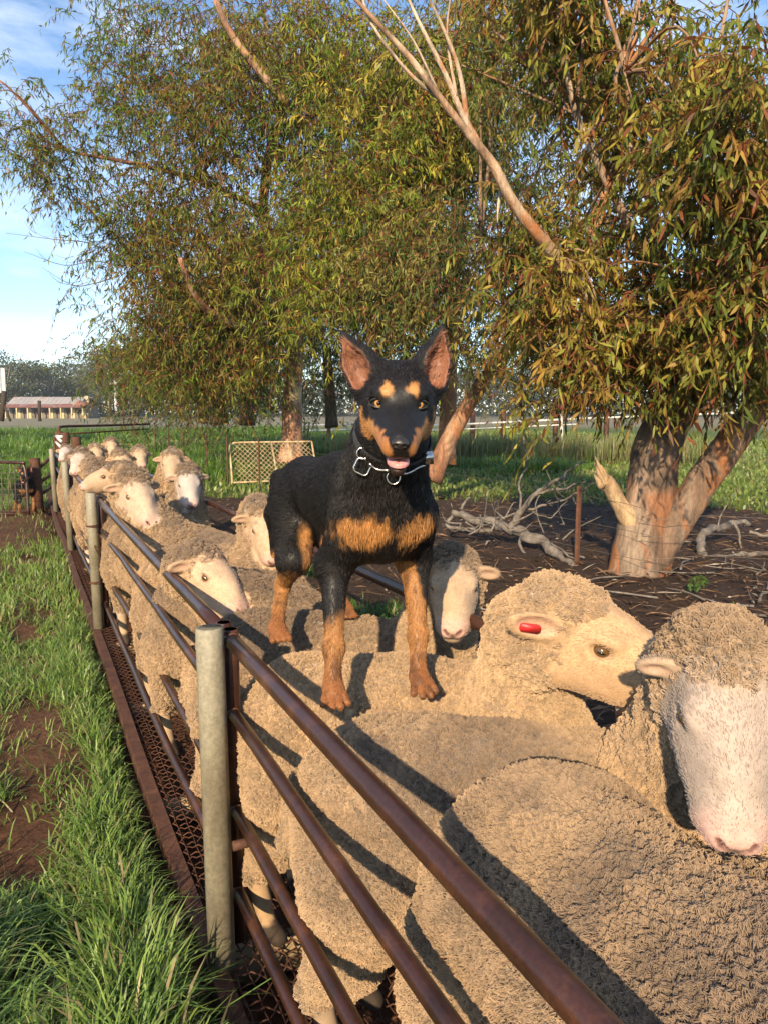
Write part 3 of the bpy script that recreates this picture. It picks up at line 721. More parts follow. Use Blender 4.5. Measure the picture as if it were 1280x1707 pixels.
    for k in range(K):
        a = 2 * np.pi * k / K + rg.random(ntuft) * 1.2
        offv = (side * np.cos(a)[:, None] + s2 * np.sin(a)[:, None])
        r0 = (.0048 * rg.random(ntuft) + .0010)[:, None] * thick
        base_p = p + offv * r0 - n_ * .003
        tip = p + tipd * ln[:, None] + offv * r0 * .18
        cr_ = nrm(np.cross(tipd, offv)) * (.0016 * thick)
        ts = np.array([0, .3, .55, .8, 1.0])
        pts = base_p[:, None] + (tip - base_p)[:, None] * ts[None, :, None] + offv[:, None] * (r0 * 1.1)[:, None] * np.sin(ts * np.pi)[None, :, None] \
            + cr_[:, None] * np.sin(ts * 9 + k)[None, :, None] * ts[None, :, None]
        out.append(pts)
    crk = sstep(.05, .0, np.abs(fbm(p * np.array([16, 16, 16]), seed + 51, 2) - .5)); lock = .80 + .40 * fbm(p * 55, seed + 52, 2); cc = cc * ((1 - .28 * crk) * lock)[:, None]
    Pt = np.concatenate(out); cK = np.tile(cc, (K, 1)) * (.75 + .5 * rg.random((ntuft * K, 1)))
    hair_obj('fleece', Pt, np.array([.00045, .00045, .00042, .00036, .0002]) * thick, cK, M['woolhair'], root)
    if fuzz:
        T, w = scatter(Vd, Q, (1 - wool) * sstep(.25, .2, np.linalg.norm(hl, axis=1) / 1.3), fuzz, rg)
        p = pick(Vd, T, w); n_ = nrm(pick(nv, T, w)); cc = pick(colr, T, w)
        fl = nrm(-f * .8 - c * .15 + rg.normal(0, .25, (fuzz, 3)) + n_ * .35); l_ = (.0030 + .0045 * rg.random(fuzz))[:, None] * s
        hair_obj('face_hair', np.stack([p, p + fl * l_ * .5 + n_ * .0006, p + fl * l_], 1), np.array([.0004, .00035, .00015]) * thick, cc * .88, M['woolhair'], root)
    return root

# near ones, each posed after the photograph: base of the body, heading, poll and nose of the head
sheep('wide woolly back of the nearest sheep, pressed against the top rail, head out of frame', (.672, .55), -96, (.80, -.10, .93), (.86, -.27, .80),
      s=1.01, hf=.012, hc=.011, ntuft=46000, seed=3, stain=.8, fuzz=0, thick=.82)
sheep('white faced sheep with pink nose looking down at the right edge', (.835, 1.11), -40, W(1196, 1122, 1.07), W(1236, 1398, .90), roll=5, s=.93, hf=.0042, hc=.011,
      ntuft=24000, seed=4, stain=.9, head=1.03, face=(.44, .345, .275), fuzz=12000, es=.62, ear=(.15, -.1), dark_poll=.1)
sheep('cream sheep in profile with a red ear tag beyond the white faced one', (.835, 1.56), -40, W(935, 1038, 1.42), W(1125, 1122, 1.33), roll=-8, s=.93, hf=.0042, hc=.011,
      ntuft=22000, seed=5, stain=.15, head=1.10, face=(.56, .36, .20), fuzz=12000, ear=(-1.0, -.38), es=1.05, etag=(-1, 'tag_red', 1.0), dark_poll=.0)
sheep('sheep facing us just right of the dog with a dark tuft on its poll', (.82, 2.07), -38, W(757, 955, 2.10), W(754, 1050, 1.88), s=.92, hf=.005, hc=.012,
      ntuft=15000, seed=6, head=1.02, stain=.6, fuzz=7000, dark_poll=.7, ear=(.0, .0), etag=(-1, 'tag_orange', .8), thick=1.1)
sheep('sheep with a dark curly crown and lowered face beside the top rail', (.715, 2.62), -64, W(335, 945, 2.55), W(412, 1010, 2.42), roll=10, s=.96, hf=.006, hc=.013,
      ntuft=15000, seed=7, head=1.02, stain=.7, dark_poll=1.0, fuzz=5000, thick=1.25, face=(.60, .41, .27))
sheep('sheep with pale pointed ear half hidden behind the dog', (.76, 3.20), -58, W(438, 862, 3.15), W(458, 930, 3.0), s=.95, hf=.007, hc=.015, ntuft=10000, seed=8, fuzz=3000, thick=1.4, stain=.5, ear=(.1, .0))
sheep('large pale sheep resting its chin on the top rail', (.66, 4.15), -80, W(222, 812, 3.95), W(268, 884, 3.72), s=1.0, hf=.007, hc=.016, ntuft=10000, seed=9, head=1.12, fuzz=3000, thick=1.5, dark_poll=.55, face=(.54, .39, .27))
sheep('sheep with a whitish face and folded ear near the far rail', (.82, 4.9), -80, W(314, 796, 4.6), W(322, 844, 4.4), s=.98, hf=.008, hc=.018, ntuft=6000, seed=10, fuzz=800, thick=1.7, face=(.48, .40, .34))
sheep('sheep with dark ears spread wide behind the whitish faced one', (.88, 5.9), -85, W(287, 766, 5.5), W(287, 803, 5.25), s=1.0, hf=.009, hc=.018, ntuft=5000, seed=12, fuzz=500, thick=1.9, ear=(0, 0))
sheep('sheep poking its nose with an orange tag over the rail to the left', (.64, 5.3), -100, W(192, 792, 5.2), W(122, 808, 5.05), roll=0, s=.98, hf=.009, hc=.018, ntuft=5000, seed=13, fuzz=600, thick=1.9, dark_poll=.6, etag=(1, 'tag_orange', 1.2))
sheep('woolly sheep squeezed behind the chin resting one', (.70, 4.72), -75, W(214, 792, 4.75), W(236, 838, 4.6), s=.95, hf=.009, hc=.018, ntuft=5000, seed=14, fuzz=500, thick=1.8, dark_poll=.5)
sheep('sheep with lowered woolly head in mid race', (.80, 6.9), -85, W(203, 766, 6.4), W(222, 797, 6.15), s=1.0, hf=.011, hc=.02, ntuft=4000, seed=15, fuzz=0, thick=2.2)
sheep('sheep with a pale muzzle behind the orange tagged one', (.60, 6.5), -88, W(137, 762, 6.7), W(118, 790, 6.45), s=1.0, hf=.011, hc=.02, ntuft=4000, seed=16, fuzz=0, thick=2.2, face=(.52, .40, .32))
sheep('rear sheep nearest the grass side rail', (.92, 7.8), -85, W(233, 757, 7.6), W(240, 778, 7.35), s=.98, hf=.012, hc=.022, ntuft=3000, seed=17, fuzz=0, thick=2.5)
sheep('rear sheep with dark ear raised in the back row', (.70, 8.6), -85, W(160, 752, 8.3), W(168, 774, 8.05), s=1.0, hf=.012, hc=.022, ntuft=3000, seed=18, fuzz=0, thick=2.6)
sheep('rearmost sheep with rounded brown poll', (.80, 9.9), -88, W(186, 741, 9.4), W(192, 760, 9.1), s=1.0, hf=.012, hc=.022, ntuft=2600, seed=19, fuzz=0, thick=2.8)
sheep('pale sheep looking left at the far end of the rail', (.56, 9.2), -95, W(112, 752, 8.9), W(99, 768, 8.6), s=.98, hf=.012, hc=.022, ntuft=2600, seed=20, fuzz=0, thick=2.8, face=(.54, .44, .38))
sheep('shaded brown back squeezed between the nearest sheep and the far rail', (.88, .40), -90, (.95, -.1, .80), (1.0, -.3, .66), s=.90, hf=.014, hc=.014, ntuft=15000, seed=26, fuzz=0, stain=1.0)
sheep('brown woolly back wedged behind the dog hind legs, head hidden', (.84, 3.72), -84, (.90, 3.22, .74), (.95, 3.02, .60), s=.95, hf=.012, hc=.016, ntuft=8000, seed=23, fuzz=0, thick=1.5, stain=.9)
sheep('brown woolly back between the chin resting sheep and the far rail, head hidden', (.86, 5.45), -84, (.93, 4.98, .74), (.95, 4.80, .60), s=.96, hf=.014, hc=.02, ntuft=4500, seed=24, fuzz=0, thick=2.0, stain=.9)
sheep('woolly back pressed to the rail in mid race, head hidden behind others', (.62, 7.55), -88, (.66, 7.08, .76), (.70, 6.9, .6), s=.98, hf=.014, hc=.022, ntuft=4000, seed=25, fuzz=0, thick=2.3, stain=.8)
print('sheep', round(time.time() - T0, 1))
# ------------------------------------------------------------------ the dog standing on the sheep
M['nose_black'] = mat_noise('black_nose', [(0.3, (0.012, 0.010, 0.009)), (0.7, (0.035, 0.028, 0.025))], 200, 0.38, 0.4, 0.001, spec=0.6)
M['tongue'] = mat_noise('wet_tongue', [(0.3, (0.62, 0.22, 0.20)), (0.7, (0.78, 0.34, 0.31))], 80, 0.3, 0.2, 0.001, spec=0.6)
M['tooth'] = mat_flat('ivory_tooth', (0.75, 0.68, 0.55), 0.3)
M['leather'] = mat_noise('black_webbing', [(0.3, (0.02, 0.02, 0.022)), (0.7, (0.07, 0.07, 0.075))], 90, 0.55, 0.3, 0.001)
BLACK = np.array([.010, .009, .009]); TAN = np.array([.43, .200, .062]); RUSTY = np.array([.26, .085, .030])
def dog():
    rg = np.random.default_rng(77); b = Body()
    base = np.array([.70, 1.62, .78])
    # trunk
    b.ell((.702, 1.50, 1.160), (.082, .145, .125), k=.05); b.ell((.712, 1.63, 1.155), (.090, .20, .112), k=.05)
    b.ell((.700, 1.43, 1.165), (.080, .080, .102), k=.05)
    b.cap((.705, 1.60, 1.19), (.735, 2.00, 1.17), .070, .058, .06); b.cap((.715, 1.75, 1.155), (.735, 1.98, 1.145), .070, .064, .05)
    b.ell((.738, 2.02, 1.13), (.080, .095, .10), k=.06)
    # neck
    b.cap((.703, 1.50, 1.19), (.682, 1.365, 1.330), .088, .066, .055); b.cap((.70, 1.43, 1.17), (.672, 1.335, 1.31), .075, .060, .05)
    # front legs: shoulder, elbow, wrist, paw
    FL = [((.645, 1.45, 1.14), (.610, 1.50, 1.035), (.580, 1.432, .868), (.566, 1.405, .800)), ((.770, 1.44, 1.14), (.806, 1.49, 1.035), (.782, 1.425, .868), (.765, 1.392, .795))]
    for sh, el, wr, pw in FL:
        b.cap(sh, el, .054, .036, .045); b.ell(np.array(el) + [0, .012, 0], (.026, .032, .030), k=.03); b.cap(el, wr, .0315, .0175, .025, 'leg'); b.ell(wr, (.0195, .0205, .022), k=.015, tag='leg'); b.cap(wr, pw, .0172, .0175, .015, 'leg')
        fd = nrm(np.array([pw[0] - .70, 0, 0]) * .5 + np.array([-.18, -1, -.35])); sd = nrm(np.cross(fd, (0, 0, 1)))
        c0 = np.array(pw) + fd * .012 + np.array([0, 0, -.006])
        b.ell(c0, (.027, .0235, .0155), np.stack([fd, sd, np.cross(sd, fd)]), .012, 'paw')
        for i, q in enumerate((-.0195, -.0068, .0068, .0195)):
            ln = .043 if i in (1, 2) else .032
            b.cap(c0 + sd * q * .7 + np.array([0, 0, .003]), c0 + sd * q * 1.3 + fd * ln - np.array([0, 0, .010]), .0082, .0078, .0035, 'paw')
    HL = [((.698, 2.00, 1.11), (.650, 1.89, .975), (.650, 1.985, .880), (.602, 1.90, .795)), ((.765, 2.01, 1.11), (.795, 1.92, .99), (.842, 2.07, .885), (.855, 2.035, .795))]
    for hp, kn, hk, pw in HL:
        b.cap(hp, kn, .076, .044, .045); b.cap(kn, hk, .038, .0175, .03, 'leg'); b.ell(np.array(hk) + [0, .008, .004], (.017, .024, .021), k=.015, tag='leg'); b.cap(hk, pw, .0180, .0165, .015, 'leg')
        fd = nrm(np.array([-.1, -1, -.2])); sd = nrm(np.cross(fd, (0, 0, 1))); c0 = np.array(pw) + fd * .016 + np.array([0, 0, -.008])
        b.ell(c0, (.034, .027, .018), np.stack([fd, sd, np.cross(sd, fd)]), .015, 'paw')
        for q in (-.019, -.0065, .0065, .019): b.cap(c0 + sd * q * .7, c0 + sd * q * 1.2 + fd * .040 - np.array([0, 0, .009]), .0095, .0085, .006, 'paw')
    b.cap((.692, 2.10, 1.17), (.70, 2.19, 1.06), .035, .028, .03); b.cap((.70, 2.19, 1.06), (.71, 2.23, .93), .03, .018, .03)
    # head
    S = np.array([.665, 1.300, 1.393]); f = nrm(np.array([-.098, -.205, -.072])); up = nrm(np.array([.035, 0, 1.0]))
    c = nrm(up - f * (up @ f)); sd = np.cross(c, f); A = np.stack([f, sd, c])      # sd: the dog's left, right in the picture
    H = lambda a, y, z: S + a * f + y * sd + z * c
    E = lambda cn, r, k=.02, tg='head', cut=False: b.ell(H(*cn), r, A, k, tg, cut)
    E((0, 0, 0), (.088, .070, .066)); E((.045, 0, .016), (.050, .054, .044)); E((-.01, 0, .022), (.06, .06, .05))
    for y in (-1, 1):
        E((.010, .036 * y, -.030), (.060, .034, .046)); E((.062, .027 * y, .036), (.026, .021, .015), .018)
        b.cap(H(.075, .020 * y, -.026), H(.170, .0115 * y, -.035), .032, .0205, .018, 'muz')
        E((.068, .0385 * y, .013), (.020, .0150, .0120), .006, 'head', True)
    b.cap(H(.06, 0, .0), H(.182, 0, -.018), .032, .0150, .02, 'muz')
    b.cap(H(.02, 0, -.070), H(.164, 0, -.080), .034, .0135, .02, 'jaw')
    E((.150, 0, -.0645), (.060, .0285, .0085), .004, 'mouth', True); E((.188, 0, -.066), (.03, .030, .011), .004, 'mouth', True)
    ears = []
    for y, e0, e1 in ((-1, H(-.018, -.056, .034), H(-.045, -.112, .118)), (1, H(-.018, .056, .036), H(-.045, .082, .138))):
        d = nrm(e1 - e0); fr = nrm((f + y * sd * .35) - d * ((f + y * sd * .35) @ d))
        b.cap(e0, e0 + d * .040, .040, .034, .022, 'ear'); b.cap(e0 + d * .040, e1, .034, .0045, .006, 'ear')
        b.cap(e0 + d * .012 + fr * .027, e0 + d * .045 + fr * .023, .0235, .0225, .006, 'earin', True); b.cap(e0 + d * .045 + fr * .023, e1 - d * .016 + fr * .010, .0225, .002, .004, 'earin', True)
        ears.append((e0, e1, d, fr))
    lo = S - np.array([.16, .24, .16]); hi = S + np.array([.17, .12, .21])
    V, Q = b.mesh((lo, hi), .0032, .0075)
    nv = vnormals(V, Q)
    # black and tan coat
    rag = (fbm(V * 95, 5, 2) - .5) * .014 + (fbm(V * 28, 6, 2) - .5) * .014
    hl = (V - S) @ A.T; ahl = np.c_[hl[:, 0], np.abs(hl[:, 1]), hl[:, 2]]
    def cap_d(P, a, b_, r): return Body.dist(('cap', np.array(a), np.array(b_), r, r), P)
    tan = np.zeros(len(V)); isH = np.linalg.norm(hl, axis=1) < .26
    def paint(d, w=.006):
        nonlocal tan
        tan = np.maximum(tan, sstep(w, -w, d + rag))
    hm = np.where(isH, 0, 1.0)
    paint(cap_d(ahl, (.150, .040, -.034), (.085, .060, -.040), .022) + hm); paint(cap_d(ahl, (.085, .058, -.042), (.050, .070, -.052), .021) + hm)
    paint(cap_d(ahl, (.045, .073, -.045), (.040, .073, -.008), .010) + hm, .004); paint(cap_d(ahl, (.178, .024, -.034), (.11, .040, -.045), .0165) + hm, .004); paint(cap_d(ahl, (.16, .028, -.046), (.08, .05, -.07), .014) + hm)
    tan *= np.where(isH & (ahl[:, 1] < .0125) & (hl[:, 2] > -.04), 0.15, 1)
    tan_b = np.zeros(len(V)); sv, tan = tan, tan_b
    paint(np.linalg.norm((ahl - np.array([.086, .0255, .0455])) * np.array([.6, 1.05, 1.0]), axis=1) - .0095 + hm + rag * .1, .0045)
    tan = np.maximum(sv, tan)
    for cx, sx in ((.626, 1), (.738, 1)):
        q = (V - np.array([cx, 1.36, 1.124 if cx < .7 else 1.126])) / np.array([.052, .12, .034])
        paint((np.linalg.norm(q, axis=1) - 1) * .036 + rag * .8 + np.where(V[:, 1] < 1.50, 0, 1), .010)
    leg = b.near(V, ('leg', 'paw')) < .02
    for (sh, el, wr, pw) in FL:
        inn = np.sign(.70 - el[0])
        a = (V[:, 0] - (el[0] + (wr[0] - el[0]) * np.clip((el[2] - V[:, 2]) / (el[2] - wr[2]), 0, 1))) * inn
        paint(np.where(leg & (np.abs(V[:, 0] - el[0]) < .085) & (V[:, 1] < 1.62) & (V[:, 2] < 1.05), (V[:, 2] - (.935 if inn > 0 else .945)) * .45 - (0.15 if inn > 0 else 1.4) * a - (.0 if inn > 0 else .010), 1), .009)
    for (hp, kn, hk, pw) in HL:
        paint(np.where((V[:, 1] > 1.75) & (V[:, 2] < .96), (V[:, 2] - .93) * .6, 1), .010)
        paint(np.where((V[:, 1] > 1.7) & (V[:, 2] < 1.08), .6 * np.linalg.norm((V - np.array([kn[0] + .03 * np.sign(.7 - kn[0]), kn[1] - .03, 1.01])) / np.array([.5, 1, 1.5]), axis=1) - .028, 1), .008)
    paint(np.where((V[:, 1] > 1.55) & (V[:, 1] < 1.80), V[:, 2] - 1.0, 1) * .5, .01)
    col = BLACK * (1 - tan)[:, None] + TAN * tan[:, None] * (.75 + .5 * fbm(V * 40, 9, 2))[:, None]
    lowl = sstep(.86, .80, V[:, 2]) * tan; col = col * (1 - .65 * lowl)[:, None] + RUSTY * (.65 * lowl)[:, None]
    ll = (leg & (V[:, 2] < 1.02)) * tan * (.25 + .5 * sstep(.45, .65, fbm(V * np.array([60, 60, 14]), 33, 3))); col = col * (1 - ll)[:, None] + np.array([.10, .045, .022]) * ll[:, None]
    mzr = sstep(.10, .15, hl[:, 0]) * isH * tan; col = col * (1 - .45 * mzr)[:, None] + RUSTY * 1.2 * (.45 * mzr)[:, None]
    ein = np.min([Body.dist(q, V) for q in b.p if q[-2] == 'earin'], 0); inn = sstep(.005, .001, ein)
    ecol = np.array([.24, .100, .055]) * (.7 + .6 * fbm(V * 50, 12, 2))[:, None]; col = col * (1 - inn)[:, None] + ecol * inn[:, None]
    fl = sstep(.0, -.02, np.array([np.min([(V - e[0]) @ nrm(np.cross(e[2], e[3])) * s_ for e, s_ in zip(ears, (1, -1))], 0)])[0]); 
    mth = sstep(.004, .0, np.min([Body.dist(q, V) for q in b.p if q[-2] == 'mouth'], 0)); col = col * (1 - mth)[:, None] + np.array([.035, .014, .014]) * mth[:, None]
    jaw = sstep(-.058, -.068, hl[:, 2]) * isH * sstep(.08, .11, hl[:, 0]); col = col * (1 - .8 * jaw)[:, None] + np.array([.03, .014, .010]) * (.8 * jaw)[:, None]
    root = thing('dog', 'black and tan working dog with pricked ears standing on the backs of the sheep', 'dog', base)
    obj('body', V, Q, M['dogskin'], root, col)
    for y in (-1, 1):
        eo = obj('eye', *ellm(H(.0675, .0365 * y, .0125), A, (.0132, .0132, .0132), 20, 14), M['nose_black'], root)
        g = nrm(CAM + sd * y * .10 - H(.0675, .0365 * y, .0125)); t1 = nrm(np.cross(g, c)); PA = np.stack([t1, np.cross(t1, g), g])
        obj('iris', *ellm(H(.0675, .0365 * y, .0125) + g * .0098, PA, (.0080, .0080, .0040), 20, 10), M['eye_amber'], eo)
        obj('pupil', *ellm(H(.0675, .0365 * y, .0125) + g * .0136, PA, (.0040, .0040, .0016), 16, 8), M['eye_dark'], eo)
        for z_, t_ in ((.0105, .0040), (-.0095, .003)):
            th = np.linspace(-1.25, 1.25, 9); arc = [H(.0675, .0365 * y, .0125) + g * .0130 * math.cos(a) * .93 + t1 * .0158 * math.sin(a) + c * z_ * math.cos(a) * .86 for a in th]
            obj('eyelid', *tube(arc, .0024, 7), M['nose_black'], eo)
    nb = Body()
    nb.ell(H(.192, 0, -.0185), (.0140, .0135, .0098), A, .007, 'n'); nb.cap(H(.192, 0, -.02), H(.190, 0, -.034), .006, .004, .010, 'n')
    for y in (-1, 1):
        nb.ell(H(.196, .0074 * y, -.0205), (.009, .0072, .0068), A, .005, 'n')
        nb.ell(H(.2045, .0066 * y, -.0212), (.007, .0034, .0029), A, .002, 'n', True); nb.cap(H(.203, .0088 * y, -.0225), H(.195, .014 * y, -.0245), .0019, .0016, .002, 'n', True)
    nb.cap(H(.2085, 0, -.020), H(.199, 0, -.042), .0014, .0012, .002, 'n', True)
    nV, nQ = nb.mesh((S - .3, S + .3), .0017, .0017)
    obj('nose', nV, nQ, M['nose_black'], root)
    tg = Body(); tg.ell(H(.125, 0, -.0680), (.050, .0190, .0056), A, .01); tg.ell(H(.158, 0, -.0690), (.022, .0185, .0056), A, .012); tg.cap(H(.10, 0, -.0620), H(.182, 0, -.0625), .0013, .0013, .003, 't', True)
    tV, tQ = tg.mesh((S - .3, S + .3), .002, .002); obj('tongue', tV, tQ, M['tongue'], root)
    for i in range(7):
        a = (i - 3) / 3.0; q = H(.1725 - .012 * a * a, .0125 * a, -.0705)
        obj('tooth', *tube([q, q + c * .0045, q + c * .0065], [.0022, .0018, .0005], 6), M['tooth'], root)
    # coat: fine hairs laid back along the body
    n = 190000
    wgt = np.ones(len(V)); wgt[isH] = 1.7; wgt[inn > .4] = .5; wgt[mth > .3] = 0
    for y in (-1, 1): wgt[np.linalg.norm(V - H(.072, .0385 * y, .013), axis=1) < .0175] = 0
    wgt[(hl[:, 0] > .185) & isH] = 0
    T, w = scatter(V, Q, wgt, n, rg); p = pick(V, T, w); n_ = nrm(pick(nv, T, w)); cc = pick(col, T, w)
    ph = (p - S) @ A.T; near_h = sstep(.035, .012, b.near(p, ('head', 'muz', 'jaw', 'ear')))
    body_f = np.tile(np.array([0, .75, -.45]), (n, 1)); low = sstep(1.06, .98, p[:, 2])[:, None]
    body_f = body_f * (1 - low) + np.array([0, .25, -1.0]) * low
    chest = (sstep(1.52, 1.44, p[:, 1]) * sstep(1.04, 1.1, p[:, 2]))[:, None]; body_f = body_f * (1 - chest) + np.array([0, .1, -1.0]) * chest
    head_f = -f * 1.0 + (ph[:, 1:2] * sd) * 6 + (ph[:, 2:3] * c) * 4
    fl = body_f * (1 - near_h)[:, None] + head_f * near_h[:, None]
    fl = nrm(fl - n_ * (fl * n_).sum(1)[:, None]) + n_ * .10 + rg.normal(0, .11, (n, 3)) + (np.stack([fbm(p * 30, 40 + k, 2) - .5 for k in range(3)], 1)) * .7
    fl = nrm(fl)
    ln = np.where(near_h > .5, .007 * sstep(.12, .0, ph[:, 0]) + .0026, .0125) * (.6 + .7 * rg.random(n)); ln = ln * (1 + .35 * chest[:, 0] * (1 - near_h)); ln = np.where(low[:, 0] > .5, ln * .6, ln); ln = np.where((near_h > .5) & (ph[:, 0] > .075), .0016, ln); ln = np.where((near_h > .5) & (ph[:, 2] > .075), .004, ln)
    ln = np.where(b.near(p, ('paw',)) < .006, .0035, ln); inz = pick(inn, T, w) > .3; ln = np.where(inz, .010, ln)
    pts = np.stack([p, p + fl * (ln * .5)[:, None] + n_ * (ln * .10)[:, None], p + fl * ln[:, None]], 1)
    hcol = cc * (.6 + .9 * rg.random((n, 1))) + np.array([.045, .036, .030]) * (rg.random((n, 1)) ** 6)  # odd hairs tinted paler at random, a sheen put into the black coat
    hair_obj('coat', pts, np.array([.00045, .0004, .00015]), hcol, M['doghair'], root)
    # collar
    cr = thing('dog_collar', 'dark dog collar with steel rings round the neck of the large dog', 'collar', base)
    ctr = np.array([.680, 1.352, 1.318]); nd = nrm(np.array([-.022, -.135, .145])); xa = np.array([1.0, 0, 0]); xa = nrm(xa - nd * (xa @ nd)); ya = np.cross(nd, xa)
    def ringp(a, r=0.080, z=0): return ctr + r * (xa * np.cos(a) * .97 + ya * np.sin(a) * 1.0) + nd * z
    aa = np.linspace(0, 2 * np.pi, 64, endpoint=False)
    prof = [(.0, -.008), (.003, -.008), (.003, .008), (.0, .008)]
    Vs = np.array([[ringp(a, .080 + dr, z) for dr, z in prof] for a in aa]).reshape(-1, 3)
    i = np.arange(64)[:, None] * 4; i2 = ((np.arange(64) + 1) % 64)[:, None] * 4; j = np.arange(4)[None]; k = (j + 1) % 4
    obj('strap', Vs, np.stack([i + j, i + k, i2 + k, i2 + j], -1).reshape(-1, 4), M['leather'], cr, smooth=False)
    def ring(center, n1, n2, r, wire, nm='ring', sq=0.0):
        t = np.linspace(0, 2 * np.pi, 33); rr = r * (1 + sq * np.cos(4 * t)); obj(nm, *tube(center + np.outer(rr * np.cos(t), n1) + np.outer(rr * np.sin(t), n2), wire, 8, caps=False), M['steel'], cr)
    dn = np.array([0, 0, -1.0]); view = nrm(CAM - ctr); vs = nrm(np.cross(view, dn))
    a1 = math.atan2(nrm(-vs + view * .6) @ ya, nrm(-vs + view * .6) @ xa)
    best = {}
    for nm, (px, py) in dict(l=(612, 742), m=(660, 778), r=(716, 765)).items():
        ray = nrm(W(px, py, 1) - CAM); best[nm] = min(aa, key=lambda a: np.linalg.norm(np.cross(ringp(a, .087) - CAM, ray)) + (0 if (ringp(a) - ctr) @ view > 0 else 1))
    q = ringp(best['l'], .089, -.012); ring(q + dn * .012, nrm(dn + vs * .35), nrm(vs - dn * .35), .0165, .0022, 'ring', .10); ring(q + np.array([0, 0, .014]), dn, vs, .011, .0020)
    q = ringp(best['m'], .087, -.014); ring(q + dn * .008, dn, vs, .013, .0018)
    for s0, s1 in (((best['l'] + .18), best['m'] - .12), (best['m'] + .15, best['r'])):
        t = np.linspace(s0, s1, 12); obj('bar', *tube([ringp(a, .087, -.010 + .004 * math.sin(9 * a)) for a in t], .0030, 8), M['steel'], cr)
    obj('buckle', *box(ringp(best['r'] + .15, .087), (.010, .003, .013), None, .002), M['steel'], cr)
    for o_ in (root, cr): o_.location.z -= .012
    return root
DOG = dog()
print('dog', round(time.time() - T0, 1))
# the second dog, small behind the gate at the far left
d2 = copy_tree(DOG); tag(d2, 'small black and tan dog waiting behind the wire gate', 'dog')
d2.location = (0.0, 12.15, -0.06); d2.rotation_euler = (0, 0, R_(12)); d2.scale = (.95, .95, .95)
# ------------------------------------------------------------------ gum trees
def bark_cols(P, seed, pale=(.36, .25, .17), mid=(.22, .12, .075), dark=(.085, .055, .04), red=(.34, .13, .055), grey=.5):
    q = P * np.array([1, 1, .35])
    a = fbm(q * 3.2, seed, 4); b = fbm(q * 9, seed + 3, 3); c_ = fbm(P * 2.1, seed + 5, 3)
    col = np.array(mid) + (np.array(pale) - np.array(mid)) * sstep(.42, .62, a)[:, None]
    m = (sstep(.56, .66, b) * .8)[:, None]; col = col * (1 - m) + np.array(dark) * m
    m = (sstep(.52, .64, c_) * .75)[:, None]; col = col * (1 - m) + np.array(red) * m
    return col
def limb(pts, parent, name='limb', n=12, sub=5, seed=0, rough=.10, colf=None, flare=0):
    """pts rows: px, py, depth, radius -> one bent, uneven limb"""
    P = np.array([[*W(a, b, d), r] for a, b, d, r in pts]); P = smooth_path(P, sub)
    V, F = tube(P[:, :3], P[:, 3], n, True)
    m = len(P); ctr = np.repeat(P[:, :3], n, 0); k = m * n
    dv = V[:k] - ctr; nn = fbm(V[:k] * np.array([7, 7, 2.2]) / max(.4, P[0, 3] * 4), seed + 17, 3) - .5
    th = np.tile(np.arange(n) * 2 * np.pi / n, m); lob = 1 + .05 * np.sin(th * 3 + seed + V[:k, 2] * .8) + .03 * np.sin(th * 5 + seed * 2 - V[:k, 2])
    if flare:
        hz = np.clip(1 - (V[:k, 2] - P[0, 2]) / flare, 0, 1) ** 2; lob = lob * (1 + .22 * hz * (1 + .5 * np.sin(th * 4 + seed)))
    V[:k] = ctr + dv * (lob + nn * rough * 2.2)[:, None]
    return obj(name, V, F, M['bark'], parent, (colf or bark_cols)(V, seed))
GREENS = np.array([[.075, .105, .022], [.115, .145, .030], [.165, .175, .040], [.05, .08, .02], [.21, .19, .05]])
